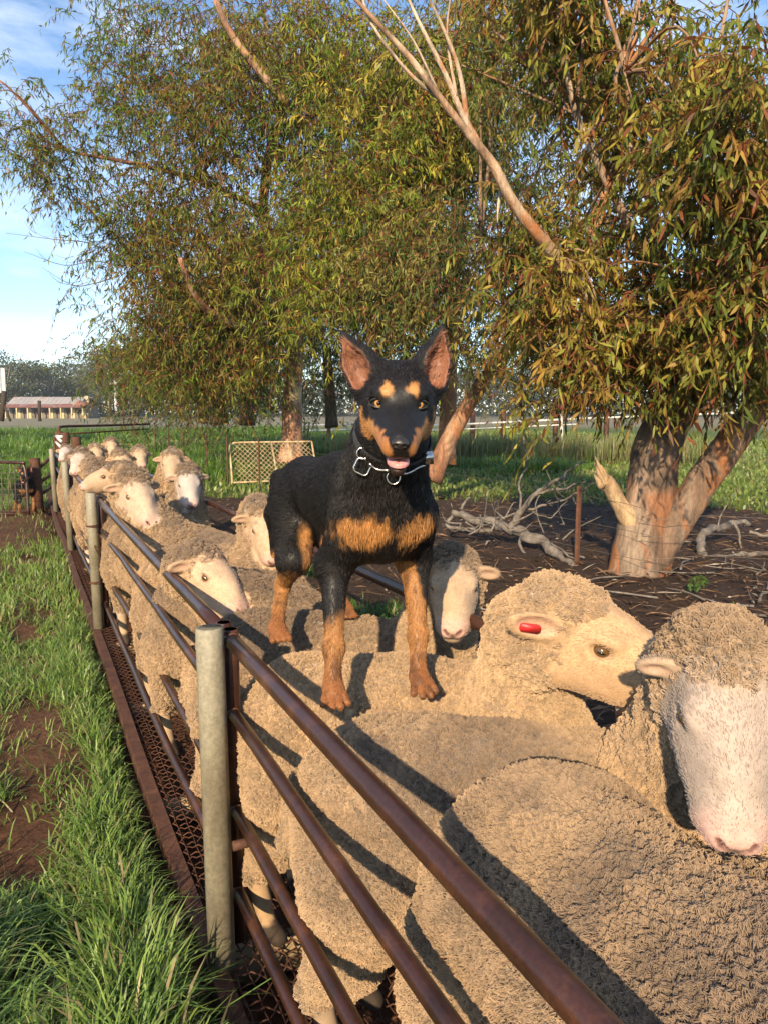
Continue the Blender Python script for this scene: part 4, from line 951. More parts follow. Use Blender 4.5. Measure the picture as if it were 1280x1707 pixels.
def foliage(clusters, rg, leaf=.10, wid=.0085, tw=7, per=15, tl=.45, palette=GREENS, redp=.12, near=False, spread=.22, upb=.1):
    """clusters (n,3) -> leaves as small folded blades on drooping twigs; returns leaf mesh arrays and twig arrays"""
    n = len(clusters); N_ = n * tw
    c0 = np.repeat(clusters, tw, 0); d0 = nrm(rg.normal(0, 1, (N_, 3)) * np.array([1, 1, .55]) + np.array([0, 0, upb]))
    st = c0 + rg.normal(0, spread, (N_, 3)); L_ = tl * (.55 + .8 * rg.random(N_))
    dr = .35 + .5 * rg.random(N_)
    def at(t): return st[:, None] + d0[:, None] * (L_[:, None] * t)[..., None] + np.array([0, 0, -1.0]) * (L_[:, None] * dr[:, None] * t * t)[..., None]
    t = (np.arange(per)[None] + rg.random((N_, per))) / per; t = .12 + .88 * t
    B = at(t).reshape(-1, 3); m = len(B)
    tan = np.repeat(d0, per, 0) + np.array([0, 0, -1.0]) * (2 * np.repeat(dr, per) * t.ravel())[:, None]
    ld = nrm(rg.normal(0, .55, (m, 3)) + nrm(tan) * .45 + np.array([0, 0, -.75]))
    sdv = nrm(np.cross(ld, rg.normal(0, 1, (m, 3)))); up_ = np.cross(sdv, ld)
    ll = leaf * (.55 + .75 * rg.random(m)); ww = wid * (.7 + .6 * rg.random(m))
    tone = palette[rg.integers(0, len(palette), n)]; tone = np.repeat(tone * (.75 + .5 * rg.random((n, 1))), tw * per, 0)
    col = tone * (.55 + .9 * rg.random((m, 1))) 
    rd = rg.random(m) < np.repeat(redp * 2.2 * rg.random(n) ** 1.5, tw * per); col[rd] = np.array([.22, .075, .028]) * (.5 + .9 * rg.random((rd.sum(), 1)))
    yl = rg.random(m) < .05; col[yl] = np.array([.33, .22, .05]) * (.6 + .6 * rg.random((yl.sum(), 1)))
    if near:
        bend = up_ * (ll * (rg.random(m) - .5) * .35)[:, None]
        p1 = B + ld * (ll * .33)[:, None] + bend * .6; p2 = B + ld * (ll * .68)[:, None] + bend * .8; tip = B + ld * ll[:, None]
        Vv = np.stack([B, p1 - sdv * ww[:, None], p1 + sdv * ww[:, None], p2 - sdv * (ww * .72)[:, None], p2 + sdv * (ww * .72)[:, None], tip], 1)
        b0 = np.arange(m)[:, None] * 6; F = [b0 + np.array([[0, 2, 1]]), b0 + np.array([[1, 2, 4, 3]]), b0 + np.array([[3, 4, 5]])]; k = 6
    else:
        p1 = B + ld * (ll * .42)[:, None] + up_ * (ll * (rg.random(m) - .5) * .2)[:, None]
        Vv = np.stack([B, p1 - sdv * ww[:, None], B + ld * ll[:, None], p1 + sdv * ww[:, None]], 1)
        F = [np.arange(m)[:, None] * 4 + np.array([[0, 1, 2, 3]])]; k = 4
    leaves = (Vv.reshape(-1, 3), F, np.repeat(col, k, 0))
    tp = at(np.tile(np.array([0, .35, .7, 1.0]), (N_, 1))); r = np.array([.0045, .0035, .0025, .001]) * (1.0 if near else 1.3)
    a1 = nrm(np.cross(d0, [0.3, .2, 1])); a2 = np.cross(a1, d0); ring = []
    for th in (0, 2.094, 4.189): ring.append(tp + (a1 * math.cos(th) + a2 * math.sin(th))[:, None] * r[None, :, None])
    TV = np.stack(ring, 2).reshape(N_, 12, 3); b0 = np.arange(N_)[:, None] * 12
    TF = np.concatenate([b0 + np.array([[3 * i + j, 3 * i + (j + 1) % 3, 3 * i + 3 + (j + 1) % 3, 3 * i + 3 + j]]) for i in range(3) for j in range(3)])
    return leaves, (TV.reshape(-1, 3), [TF])
def lobe_points(lobes, rg):
    """lobes: px, py, depth, rx_px, ry_px, depth radius m, count -> cluster centres"""
    out = []
    for px, py, d, rx, ry, rd, n in lobes:
        nb_ = max(1, int(round(n / 8))); u = nrm(rg.normal(0, 1, (nb_, 3))) * (rg.random((nb_, 1)) ** .45)
        for a, b, c_ in u:
            ce = W(px + a * rx, py + b * ry, d + c_ * rd); k_ = max(1, int(round(n / nb_ * rg.uniform(.5, 1.4))))
            out += list(ce + rg.normal(0, .022 * d, (k_, 3)) * np.array([1, 1, .75]))
    return np.array(out)
def crown(parent, lobes, rg, **kw):
    pts = lobe_points(lobes, rg); lv, twg = foliage(pts, rg, **kw)
    tag(obj('foliage', lv[0], lv[1], M['leaf'], parent, lv[2], smooth=False), kind='stuff')
    tag(obj('twig', twg[0], twg[1], M['bark'], parent, np.tile(np.array([.17, .07, .04]), (len(twg[0]), 1))), kind='stuff')
    return pts
def branchlets(parent, starts, pts, rg, n, r0=.016, colr=(.30, .19, .12)):
    """thin boughs that carry the clusters: from points on the limbs out to cluster centres"""
    for i in range(n):
        e = pts[rg.integers(len(pts))]; s_ = starts[np.argmin(np.linalg.norm(starts - e, axis=1) + rg.random(len(starts)) * .8)]
        d = e - s_; l_ = np.linalg.norm(d); mid = s_ + d * .5 + rg.normal(0, .10, 3) * l_ + np.array([0, 0, .10 * l_])
        P = smooth_path(np.array([s_, mid, e]), 5); rr = np.linspace(r0 * (.6 + .25 * l_), .004, len(P))
        V, F = tube(P, rr, 6); obj('branch', V, F, M['bark'], parent, np.array(colr) * (.6 + .8 * fbm(V * 5, i, 2))[:, None])
rg = np.random.default_rng(21)
# --- the near gum on the right
tA = thing('gum_tree', 'near gum tree with thick forked trunk and peeling orange bark at right', 'tree', W(1065, 962, 6.8))
def barkA(V, seed):
    base = bark_cols(V, seed, (.27, .18, .12), (.17, .105, .07), (.085, .062, .046), (.30, .125, .055))
    pale = sstep(.52, .66, fbm(V * np.array([3.5, 3.5, .9]), 91, 3))[:, None] * .6; return base * (1 - pale) + np.array([.30, .23, .17]) * pale
limb([(1058, 985, 6.8, .29), (1062, 950, 6.8, .27), (1070, 890, 6.8, .25), (1080, 820, 6.8, .225), (1100, 740, 6.78, .195), (1140, 660, 6.75, .19), (1185, 560, 6.6, .165), (1235, 450, 6.4, .15), (1290, 330, 6.1, .13), (1345, 160, 5.9, .09), (1380, 20, 5.8, .06)], tA, 'trunk', 32, 10, 3, .22, barkA, .25)
limb([(1085, 945, 6.76, .17), (1105, 895, 6.74, .165), (1150, 830, 6.7, .15), (1205, 752, 6.5, .135), (1265, 675, 6.35, .12), (1340, 590, 6.2, .11), (1450, 480, 6.0, .08)], tA, 'limb', 24, 8, 8, .14, barkA)
wood = lambda V, s_: np.array([.50, .34, .19]) * (.6 + .8 * fbm(V * np.array([14, 14, 4]), s_, 3))[:, None]
stub = limb([(1075, 915, 6.74, .10), (1048, 868, 6.70, .088), (1026, 832, 6.65, .074), (1014, 808, 6.62, .064), (1008, 800, 6.6, .060)], tA, 'broken_stub', 14, 6, 12, .22, wood)
for i, (a, b, l_) in enumerate(((-13, 3, 11), (-7, -2, 17), (-1, -4, 22), (5, -3, 13), (11, 2, 9), (2, 4, 12), (-6, 6, 8), (8, 6, 6))): limb([(1011 + a * .7, 810 + b, 6.57 + .012 * i, .034), (1007 + a * .75 - l_ * .2, 800 + b - l_ * .45, 6.56 + .012 * i, .022), (1003 + a * .8 - l_ * .5, 796 + b - l_ * 1.4, 6.55 + .012 * i, .003)], tA, 'splinter', 5, 3, 90 + i, .2, wood)
limb([(1135, 670, 6.7, .10), (1060, 590, 6.5, .062), (985, 500, 6.2, .054), (925, 425, 5.9, .048), (860, 345, 5.7, .043), (822, 275, 5.65, .038), (790, 235, 5.6, .032), (735, 165, 5.5, .026), (690, 105, 5.5, .026), (640, 50, 5.4, .02), (585, -10, 5.3, .014)], tA, 'limb', 10, 6, 21, .10, lambda V, s_: bark_cols(V, s_, (.50, .37, .25), (.33, .20, .12), (.14, .09, .06), (.38, .19, .10)))
dead = lambda V, s_: np.array([.52, .40, .29]) * (.6 + .7 * fbm(V * 7, s_, 3))[:, None]
for i, pts in enumerate([[(800, 245, 5.75, .03), (770, 190, 5.7, .024), (740, 120, 5.6, .019), (690, 20, 5.5, .012), (670, -30, 5.5, .008)], [(780, 220, 5.75, .024), (765, 120, 5.6, .017), (735, 40, 5.5, .012), (700, -30, 5.4, .008)],
                         [(745, 175, 5.6, .018), (680, 120, 5.5, .013), (620, 40, 5.4, .010), (600, -20, 5.4, .006)], [(760, 160, 5.65, .014), (745, 60, 5.6, .009), (752, -20, 5.6, .006)],
                         [(838, 300, 5.85, .022), (830, 340, 5.8, .012), (828, 372, 5.8, .003)], [(735, 165, 5.6, .012), (690, 70, 5.5, .008), (640, 0, 5.5, .005)],
                         [(1095, 420, 6.0, .036), (1080, 330, 5.9, .03), (1048, 240, 5.8, .024), (1040, 120, 5.7, .020), (1010, 10, 5.6, .014), (1003, -20, 5.6, .01)], [(1048, 240, 5.8, .02), (1025, 130, 5.7, .015), (1060, 60, 5.7, .010), (1065, 0, 5.6, .006)],
                         [(1105, 500, 6.2, .04), (1098, 420, 6.05, .036), (1140, 300, 5.8, .022), (1175, 180, 5.6, .018), (1205, 40, 5.5, .014), (1215, -20, 5.5, .01)],
                         [(1060, 400, 6.3, .04), (1010, 300, 6.2, .034), (960, 190, 6.1, .028), (940, 90, 6.0, .022), (925, -10, 6.0, .016)], [(1005, 370, 6.3, .022), (1120, 330, 6.2, .017), (1150, 220, 6.1, .013), (1160, 120, 6.0, .008)],
                         [(1140, 660, 6.7, .06), (1120, 560, 6.5, .05), (1105, 480, 6.3, .042), (1060, 400, 6.3, .036)]]):
    limb(pts, tA, 'branch', 8, 5, 30 + i, .10, dead if i < 6 else (lambda V, s_: bark_cols(V, s_, (.44, .33, .23), (.30, .20, .13), (.14, .09, .06), (.33, .17, .09))))
lobA = [(1060, 90, 6.0, 250, 130, 1.3, 66), (1215, 210, 5.4, 120, 200, .9, 63), (930, 190, 6.6, 150, 180, 1.2, 48), (1240, 430, 5.4, 85, 120, .7, 32), (1090, 350, 6.6, 150, 130, 1.0, 26),
        (980, 490, 6.6, 160, 90, 1.0, 36), (1100, 560, 6.0, 110, 85, .5, 46), (1235, 540, 5.7, 70, 80, .5, 27), (1000, 570, 6.4, 110, 80, .6, 34), (890, 550, 6.9, 90, 60, .6, 30), (1235, 585, 5.9, 60, 40, .4, 14), (1080, 600, 6.2, 60, 25, .3, 8),
        (870, 380, 7.2, 110, 110, .8, 26), (890, 650, 6.9, 50, 25, .4, 6), (780, 60, 6.8, 110, 110, 1.0, 26), (1330, 330, 5.5, 120, 320, .8, 76), (1060, -110, 6.0, 320, 110, 1.2, 51)]
ptsA = crown(tA, lobA, rg, leaf=.12, wid=.0108, tw=6, per=15, tl=.40, near=True, spread=.14, redp=.15, palette=np.array([[.17, .20, .030], [.25, .25, .040], [.31, .25, .045], [.12, .15, .024], [.28, .17, .035]]))
startsA = np.array([W(a, b, d) for a, b, d in ((1185, 560, 6.6), (1235, 450, 6.4), (1290, 330, 6.1), (1060, 590, 6.5), (985, 500, 6.3), (925, 425, 6.1), (860, 345, 5.9), (1140, 300, 5.8), (1010, 300, 6.2), (960, 190, 6.1), (1040, 120, 5.7), (1205, 740, 6.5), (1262, 668, 6.35))])
branchlets(tA, startsA, ptsA, rg, 70)
# --- the leaning gum behind the dog
tC = thing('gum_tree', 'gum tree with slim leaning orange trunk right of the dog', 'tree', W(735, 775, 12))
limb([(715, 800, 12, .16), (738, 752, 12, .145), (765, 700, 12, .13), (792, 655, 11.9, .12), (828, 605, 11.7, .11), (865, 560, 11.4, .10), (915, 500, 11, .085), (975, 420, 10.6, .09), (1010, 320, 10.3, .06)], tC, 'trunk', 14, 6, 41, .08, lambda V, s_: bark_cols(V, s_, (.44, .27, .16), (.30, .15, .085), (.12, .07, .05), (.40, .16, .07)), .5)
limb([(865, 560, 11.4, .06), (830, 480, 11, .05), (800, 400, 10.6, .035)], tC, 'limb', 8, 5, 43)
lobC = [(820, 400, 10.5, 140, 110, 1.2, 50), (950, 300, 10.3, 150, 140, 1.3, 35), (820, 540, 10.8, 90, 60, .8, 36), (700, 480, 11.0, 110, 90, 1.2, 64), (880, 150, 10.0, 190, 160, 1.3, 53)]
ptsC = crown(tC, lobC, rg, leaf=.13, wid=.012, tw=7, per=13, tl=.6, spread=.26, redp=.12, palette=GREENS * 1.5)
branchlets(tC, np.array([W(975, 420, 10.6), W(915, 500, 11), W(830, 480, 11), W(800, 400, 10.6)]), ptsC, rg, 18, .03)
# --- the tall gum behind the dog's ears
tD = thing('gum_tree', 'tall gum with dark upright trunk directly behind the dog', 'tree', W(742, 765, 14.5))
limb([(742, 775, 14.5, .19), (745, 700, 14.5, .17), (748, 600, 14.5, .15), (752, 500, 14.3, .14), (762, 380, 14, .13), (768, 200, 13.6, .11), (776, 60, 13.2, .10), (782, -60, 13, .09)], tD, 'trunk', 12, 5, 51, .08, lambda V, s_: bark_cols(V, s_, (.30, .17, .10), (.19, .10, .06), (.06, .04, .03), (.34, .14, .06)), .5)
limb([(752, 500, 14.3, .08), (690, 420, 13.8, .06), (620, 330, 13.2, .04)], tD, 'limb', 8, 5, 52)
lobD = [(600, 300, 12.5, 160, 160, 1.8, 196), (640, 130, 12.5, 170, 150, 1.8, 178), (760, 250, 12.8, 130, 170, 1.5, 127), (560, 450, 12.3, 130, 90, 1.4, 111), (690, 560, 12.6, 90, 60, 1.0, 42), (640, -60, 12.5, 300, 80, 1.5, 51)]
ptsD = crown(tD, lobD, rg, leaf=.15, wid=.0135, tw=7, per=13, tl=.70, spread=.30, redp=.07, palette=np.array([[.13, .20, .022], [.19, .25, .030], [.27, .30, .035], [.15, .19, .022], [.36, .30, .04]]))
branchlets(tD, np.array([W(752, 500, 14.3), W(762, 380, 14), W(768, 200, 13.6), W(690, 420, 13.8), W(620, 330, 13.2)]), ptsD, rg, 24, .03)
# --- the broad gum left of the dog
tB = thing('gum_tree', 'broad gum tree with pale pink trunk above the mesh gate', 'tree', W(488, 760, 17.5))
pk = lambda V, s_: bark_cols(V, s_, (.52, .36, .25), (.40, .22, .14), (.20, .12, .08), (.44, .20, .11))
limb([(486, 772, 17.5, .28), (488, 720, 17.5, .24), (488, 660, 17.5, .22), (492, 590, 17.4, .20), (490, 520, 17.2, .18), (476, 460, 16.9, .16), (455, 410, 16.6, .14), (440, 350, 16, .11), (450, 250, 15.5, .09), (470, 160, 15, .08), (400, 70, 14.6, .06)], tB, 'trunk', 14, 5, 61, .08, pk, .5)
limb([(492, 610, 17.4, .12), (450, 580, 17, .10), (395, 545, 15.2, .09), (345, 515, 14.4, .075), (318, 475, 13.8, .06), (300, 430, 13.4, .04)], tB, 'limb', 10, 5, 62, .08, pk)
limb([(480, 175, 13.0, .07), (430, 115, 12.6, .062), (385, 55, 12.4, .055), (360, 0, 12.2, .05)], tB, 'limb', 8, 5, 63, .08, pk)
limb([(345, 515, 16, .05), (280, 490, 15.6, .035), (200, 400, 15, .025), (130, 330, 14.6, .015)], tB, 'limb', 7, 5, 64, .08, pk)
limb([(440, 350, 16, .07), (330, 300, 15, .055), (210, 270, 14.4, .04), (110, 250, 14, .025), (30, 210, 13.7, .012)], tB, 'limb', 8, 5, 65, .08, lambda V, s_: bark_cols(V, s_, (.22, .12, .09), (.15, .07, .06), (.08, .05, .04), (.2, .07, .05)))
lobB = [(400, 330, 14.5, 150, 150, 1.8, 199), (330, 520, 15.5, 120, 110, 1.5, 135), (430, 540, 16.6, 100, 80, 1.0, 72), (330, 140, 14.5, 130, 130, 1.6, 117), (480, 120, 14.0, 150, 140, 1.6, 154), (250, 390, 15.0, 70, 70, 1.0, 46), (290, 620, 16.5, 90, 70, 1.2, 72),
        (215, 30, 14.5, 60, 40, .8, 18), (250, 150, 14.5, 60, 80, .9, 24), (165, 110, 14.5, 22, 14, .4, 3), (45, 235, 13.8, 50, 45, .7, 18), (120, 275, 14.2, 45, 25, .6, 10), (5, 185, 13.7, 25, 20, .5, 5), (180, 340, 14.6, 35, 35, .6, 8), (160, 465, 15.4, 12, 14, .4, 2), (225, 400, 15.2, 35, 35, .6, 7), (225, 470, 15.6, 30, 45, .6, 8), (-40, 250, 13.8, 50, 45, .6, 6), (160, 15, 14.5, 30, 20, .5, 4), (440, 630, 17.8, 60, 25, .5, 8)]
ptsB = crown(tB, lobB, rg, leaf=.16, wid=.0135, tw=7, per=13, tl=.75, spread=.33, redp=.15, palette=np.array([[.12, .185, .022], [.18, .235, .030], [.22, .23, .035], [.085, .14, .018], [.25, .17, .035]]))
branchlets(tB, np.array([W(440, 350, 16), W(450, 250, 15.5), W(470, 160, 15), W(345, 515, 16), W(318, 475, 15.6), W(210, 270, 14.4), W(330, 300, 15), W(400, 70, 14.6), W(110, 250, 14)]), ptsB, rg, 46, .028, (.2, .1, .07))
for i in range(3):                       # bare forked twigs against the sky
    a = np.array([215 - 8 * i, 440 + 16 * i]); e = np.array([10 + 30 * i, 375 + 40 * i]); tw_c = lambda V, s_: np.full((len(V), 3), (.16, .11, .08))
    path = [a + (e - a) * t + np.array([0, -14 * math.sin(t * 5 + i)]) for t in (0, .3, .6, 1)]
    limb([(*q, 15.3, r) for q, r in zip(path, (.014, .010, .007, .003))], tB, 'bare_twig', 4, 4, 70 + i, .05, tw_c)
    for k in range(5):
        q = path[1 + k % 2] + (e - a) * (.05 * k); dv = np.array([-22 - 9 * (k % 3), (-14 if k % 2 else 10) - 3 * k]); limb([(*q, 15.3, .006), (*(q + dv * .5 + [0, 4]), 15.2, .004), (*(q + dv), 15.1, .002)], tB, 'bare_twig', 3, 3, 75 + k, .05, tw_c)
# --- darker trees standing behind
def back_tree(label, px, d, lobes, trunks, seed):
    t = thing('gum_tree', label, 'tree', W(px, 705, d)); r2 = np.random.default_rng(seed)
    for tr in trunks: limb(tr, t, 'trunk', 10, 4, seed, .08, lambda V, s_: bark_cols(V, s_, (.16, .10, .07), (.10, .06, .042), (.04, .028, .02), (.16, .07, .04)), .4)
    crown(t, lobes, r2, leaf=.19, wid=.018, tw=7, per=13, tl=1.0, spread=.55, redp=.06, palette=np.array([[.07, .10, .028], [.11, .14, .04], [.14, .15, .05]]))
back_tree('dense dark tree left of the pink trunk', 365, 25, [(330, 590, 25, 130, 90, 2.5, 130), (240, 610, 26, 55, 60, 2, 45), (400, 520, 25, 130, 110, 2.5, 130)], [[(366, 706, 25, .28), (364, 650, 25, .24), (360, 560, 25, .16)], [(340, 704, 25, .16), (335, 640, 25, .13), (320, 560, 25, .09)]], 81)
back_tree('dark tree with twin brown trunks behind the mesh gate', 412, 24, [(480, 480, 23, 120, 130, 2.2, 130), (560, 580, 23, 90, 70, 2, 80), (620, 430, 23, 150, 160, 2.2, 150)], [[(412, 708, 24, .24), (413, 650, 24, .20), (420, 560, 24, .16)], [(553, 712, 24, .20), (550, 660, 24, .18), (545, 580, 24, .14)]], 82)
print('trees', round(time.time() - T0, 1))
# ------------------------------------------------------------------ fallen timber, sticks and small plants
def woodpile(name, label, cat_, paths, seed, where):
    t = thing(name, label, cat_, where)
    for i, pts in enumerate(paths):
        P = np.array([[*W(a, b, d), r * .68] for a, b, d, r in pts]); P = smooth_path(P, 8); P[:, :3] += (np.stack([fbm(P[:, :3] * 6, seed + k, 3) - .5 for k in range(3)], 1)) * .10; V, F = tube(P[:, :3], P[:, 3], 9)
        V = V + (np.stack([fbm(V * 14, seed + k, 3) - .5 for k in range(3)], 1)) * (P[:, 3].max() * 1.1)
        obj('limb' if i == 0 else 'branch', V, F, M['deadwood'], t)
    return t
woodpile('fallen_branch', 'bleached fallen branch with bare twigs lying left of the near gum', 'branch',
    [[(752, 852, 8.4, .05), (790, 868, 8.2, .075), (850, 880, 7.9, .085), (905, 905, 7.5, .07), (945, 935, 7.1, .045), (975, 952, 6.9, .02)],
     [(755, 856, 8.4, .03), (748, 872, 8.4, .035), (772, 882, 8.3, .035), (820, 884, 8.1, .03)], [(768, 850, 8.4, .025), (775, 838, 8.4, .02), (783, 828, 8.4, .01)],
     [(850, 878, 7.9, .06), (872, 850, 7.8, .045), (893, 820, 7.7, .035), (925, 800, 7.6, .028), (955, 785, 7.5, .018), (978, 770, 7.4, .008)], [(893, 820, 7.7, .025), (935, 812, 7.6, .018), (985, 800, 7.5, .010), (1010, 795, 7.4, .005)],
     [(880, 850, 7.8, .022), (920, 835, 7.7, .018), (960, 822, 7.5, .015), (1000, 808, 7.3, .008)], [(870, 850, 7.8, .02), (868, 800, 7.8, .016), (876, 770, 7.8, .014), (872, 740, 7.8, .012), (880, 710, 7.8, .007)],
     [(865, 895, 7.8, .025), (875, 925, 7.6, .022), (886, 944, 7.5, .015), (905, 920, 7.4, .008)], [(886, 850, 7.8, .015), (918, 862, 7.6, .010), (935, 840, 7.6, .007), (948, 825, 7.6, .003)], [(820, 882, 8.1, .025), (840, 862, 8.0, .02), (875, 850, 7.9, .015)],
     [(915, 905, 7.5, .015), (960, 932, 7.1, .012), (995, 955, 6.9, .006)], [(905, 808, 7.7, .010), (893, 840, 7.7, .007), (900, 870, 7.6, .003)]], 101, W(850, 905, 7.8))
woodpile('fallen_branch', 'curved grey fallen branch lying at the right edge beyond the near gum', 'branch',
    [[(1172, 935, 7.6, .07), (1168, 905, 7.8, .065), (1185, 885, 8.0, .06), (1215, 874, 8.2, .05), (1245, 872, 8.3, .03)], [(1172, 935, 7.6, .05), (1215, 925, 7.6, .045), (1265, 920, 7.6, .04), (1320, 915, 7.6, .03)],
     [(1225, 875, 8.2, .03), (1232, 900, 8.1, .02), (1240, 925, 8.0, .012)], [(1245, 885, 8.3, .03), (1275, 892, 8.2, .025), (1310, 880, 8.1, .02)], [(1195, 885, 8.0, .015), (1205, 850, 8.1, .01), (1225, 820, 8.2, .004)]], 102, W(1200, 940, 7.7))
rg = np.random.default_rng(12)
fb_ = next(o for o in COL.objects if o.name == 'fallen_branch')
for i in range(26):
    px, py, d = rg.uniform(760, 960), 0, rg.uniform(7.2, 8.2); py = 880 - .35 * (px - 760) * (rg.random() < .6) + rg.uniform(-10, 25); a = W(px, py, d); l_ = rg.uniform(.15, .5); dr = nrm(rg.normal(0, 1, 3) + np.array([.3, 0, .5]))
    P = smooth_path(np.array([a, a + dr * l_ * .5 + rg.normal(0, .05, 3), a + dr * l_ + rg.normal(0, .08, 3)]), 4); obj('twig', *tube(P, np.linspace(.010, .003, len(P)) * rg.uniform(.6, 1.3), 5), M['deadwood'], fb_)
rg = np.random.default_rng(9)
for i in range(34):
    px, py = [(rg.uniform(760, 1280), rg.uniform(900, 1055)), (rg.uniform(1120, 1290), rg.uniform(930, 1060))][i % 2]
    p = WZ(px, py, -.03); l_ = rg.uniform(.08, .34); az = rg.uniform(0, np.pi); d = np.array([math.cos(az), math.sin(az), rg.uniform(-.02, .1)])
    P = smooth_path(np.array([p - d * l_, p + rg.normal(0, .02, 3), p + d * l_]), 4); P[:, 2] = np.maximum(P[:, 2], -.05)
    st = obj('stick', *tube(P - P[0] + P[0], np.linspace(.011, .005, len(P)) * rg.uniform(.5, 1.2), 6), M['deadwood'], None, loc=p)
    tag(st, 'thin grey stick lying on the dark litter under the gum trees', 'stick', 'sticks scattered on the litter')
def weed(label, px, py, n, h):
    p = WZ(px, py, -.06); t = thing('weed', label, 'weed', p); r2 = np.random.default_rng(int(px))
    lv, tw_ = foliage(np.array([p + [0, 0, h * .5]]), r2, .05, .011, n, 9, h, np.array([[.12, .20, .05]]), 0, True, .02, .9)
    tag(obj('leaf', lv[0], lv[1], M['leaf'], t, lv[2], smooth=False), kind='stuff'); tag(obj('stem', *tw_, M['bark'], t, np.tile(np.array([.12, .16, .05]), (len(tw_[0]), 1))), kind='stuff')
weed('small pale green weed growing in the litter below the gum fork', 1158, 990, 8, .14); weed('small low green weed near the right edge of the litter', 1222, 1030, 7, .10)
# ------------------------------------------------------------------ pickets and wires
def picket(label, px, py_top, py_bot, d, rust=True, wv=.02):
    b = W(px, py_bot, d); top = W(px, py_top, d); hgt = top[2] - b[2]
    p = thing('star_picket', label, 'picket', b, 'star pickets')
    a = np.array([[math.cos(q), math.sin(q)] for q in (.5, .5 + 2.094, .5 + 4.189)]) * wv; pr = np.array([a[0], a[0] * .2 + a[1] * .1, a[1], a[1] * .2 + a[2] * .1, a[2], a[2] * .2 + a[0] * .1])
    V = np.concatenate([np.c_[pr, np.full(6, -.1)], np.c_[pr, np.full(6, hgt)]]) + b; j = np.arange(6); k = (j + 1) % 6
    obj('shaft', V, [np.stack([j, k, k + 6, j + 6], -1), np.array([[6, 7, 11], [7, 8, 9], [7, 9, 11], [9, 10, 11]])], M['rust_dull' if rust else 'dark_timber'], p, smooth=False)
    return np.array(b), hgt
pkA = picket('rusty star picket standing before the near gum', 961, 808, 955, 7.0, True, .028)
pks = [picket('dark star picket in front of the mesh gate', 434, 731, 826, 13.6), picket('dark star picket at the left end of the mesh gate', 381, 727, 812, 15.1), picket('dark star picket left of the mesh gate among the weeds', 347, 724, 800, 16.6),
       picket('thin distant picket among the weeds, second left of the gate', 308, 720, 775, 19, True, .022), picket('thin distant picket among the weeds, third left of the gate', 282, 716, 750, 22, True, .022), picket('thin distant picket above the rear sheep heads', 260, 713, 745, 24, True, .022)]
wf = thing('wire_fence', 'plain wires strung between the dark pickets', 'wire fence', pks[0][0])
far_end = W(1340, 905, 6.6)
for k in (.35, .6, .85):
    P = [pks[i][0] + np.array([0, 0, pks[i][1] * k]) for i in (5, 4, 3, 2, 1, 0)]
    obj('wire', *tube(smooth_path(np.array(P), 3), .0035, 4), M['wire'], wf)
wf2 = thing('wire_fence', 'sagging wires running from the rusty picket past the near gum trunk', 'wire fence', pkA[0])
for k, py in ((.9, 838), (.6, 868), (.3, 905)):
    P = np.array([pks[0][0] + [0, 0, pks[0][1] * k], pkA[0] + [0, 0, pkA[1] * k], W(1075, py + 26, 6.42), W(1180, py + 22, 6.3), W(1330, py + 30, 6.2)]); obj('wire', *tube(smooth_path(P, 6), .0022, 4), M['wire'], wf2)
# ------------------------------------------------------------------ mesh gate with cream frame
mgt = thing('mesh_gate', 'leaning cream pipe gate filled with diamond wire mesh', 'gate', W(388, 810, 15.0))
c00, c01, c10, c11 = W(388, 806, 15.0), W(383, 738, 15.2), W(530, 800, 15.6), W(520, 736, 15.8)
ux, uz = c10 - c00, c01 - c00
G = lambda a, b: c00 + ux * a + uz * b + (c11 - c01 - ux) * a * b
obj('frame', *tube(smooth_path(np.array([G(0, -.04), G(0, .5), G(.0, .86), G(.03, .97), G(.12, 1), G(.5, 1), G(1, 1)]), 5), .021, 10), M['cream_pipe'], mgt)
obj('frame', *tube([G(.0, .02), G(.5, .02), G(1, .02)], .018, 8), M['cream_pipe'], mgt); obj('brace', *tube([G(.53, 0), G(.5, 1)], .02, 8), M['cream_pipe'], mgt); obj('frame', *tube([G(1, 0), G(1, 1)], .02, 8), M['cream_pipe'], mgt)
pt = []; asp = np.linalg.norm(ux) / np.linalg.norm(uz); ns = 17
for s_ in (-1, 1):
    for i in range(-ns, ns * 2):
        t0 = i / ns; a = np.array([t0 * 1.0, 0.0]); b = np.array([t0 + s_ / asp, 1.0])
        t = np.linspace(0, 1, 9); q = a + (b - a) * t[:, None]; q = q[(q[:, 0] > .01) & (q[:, 0] < .99)]
        if len(q) > 2: pt.append(tube(np.array([G(*z_) for z_ in q]), .0065, 3, caps=False))
tag(obj('diamond_mesh', *cat(pt), M['cream_pipe'], mgt), kind='stuff')
# ------------------------------------------------------------------ yard end: posts, rails, wire gate
def rpost(label, px, pt_, pb, d, r):
    b = W(px, pb, d); h = W(px, pt_, d)[2]; p = thing('yard_post', label, 'post', b, 'rusty yard posts'); obj('pipe', *hollow((b[0], b[1], b[2] - .1), (b[0] - .02, b[1], h), r, .006, 16), M['rust_dull'], p); return b, h
pb, ph_ = rpost('thick rusty brown pipe post beside the second dog', 66, 763, 855, 11.0, .075)
rpost('short rusty post at the far end of the race, left of three', 103, 719, 760, 13.2, .07); rpost('short rusty post at the far end of the race, middle of three', 113, 721, 760, 13.0, .07); rpost('short rusty post at the far end of the race, right of three', 131, 728, 760, 12.6, .075)
yr = thing('yard_rails', 'rusty rails joining the thick post to the end of the race', 'rails', W(75, 850, 11.3))
for a, b in (((68, 778), (92, 757)), ((70, 802), (92, 786)), ((72, 822), (94, 806)), ((74, 849), (92, 832))): obj('rail', *tube([W(*a, 11.0), W(*b, 12.2)], .026, 8), M['rust_dull'], yr)
wp = thing('white_pipe_bracket', 'white painted pipe brackets at the far end of the race', 'bracket', W(98, 745, 12.6))
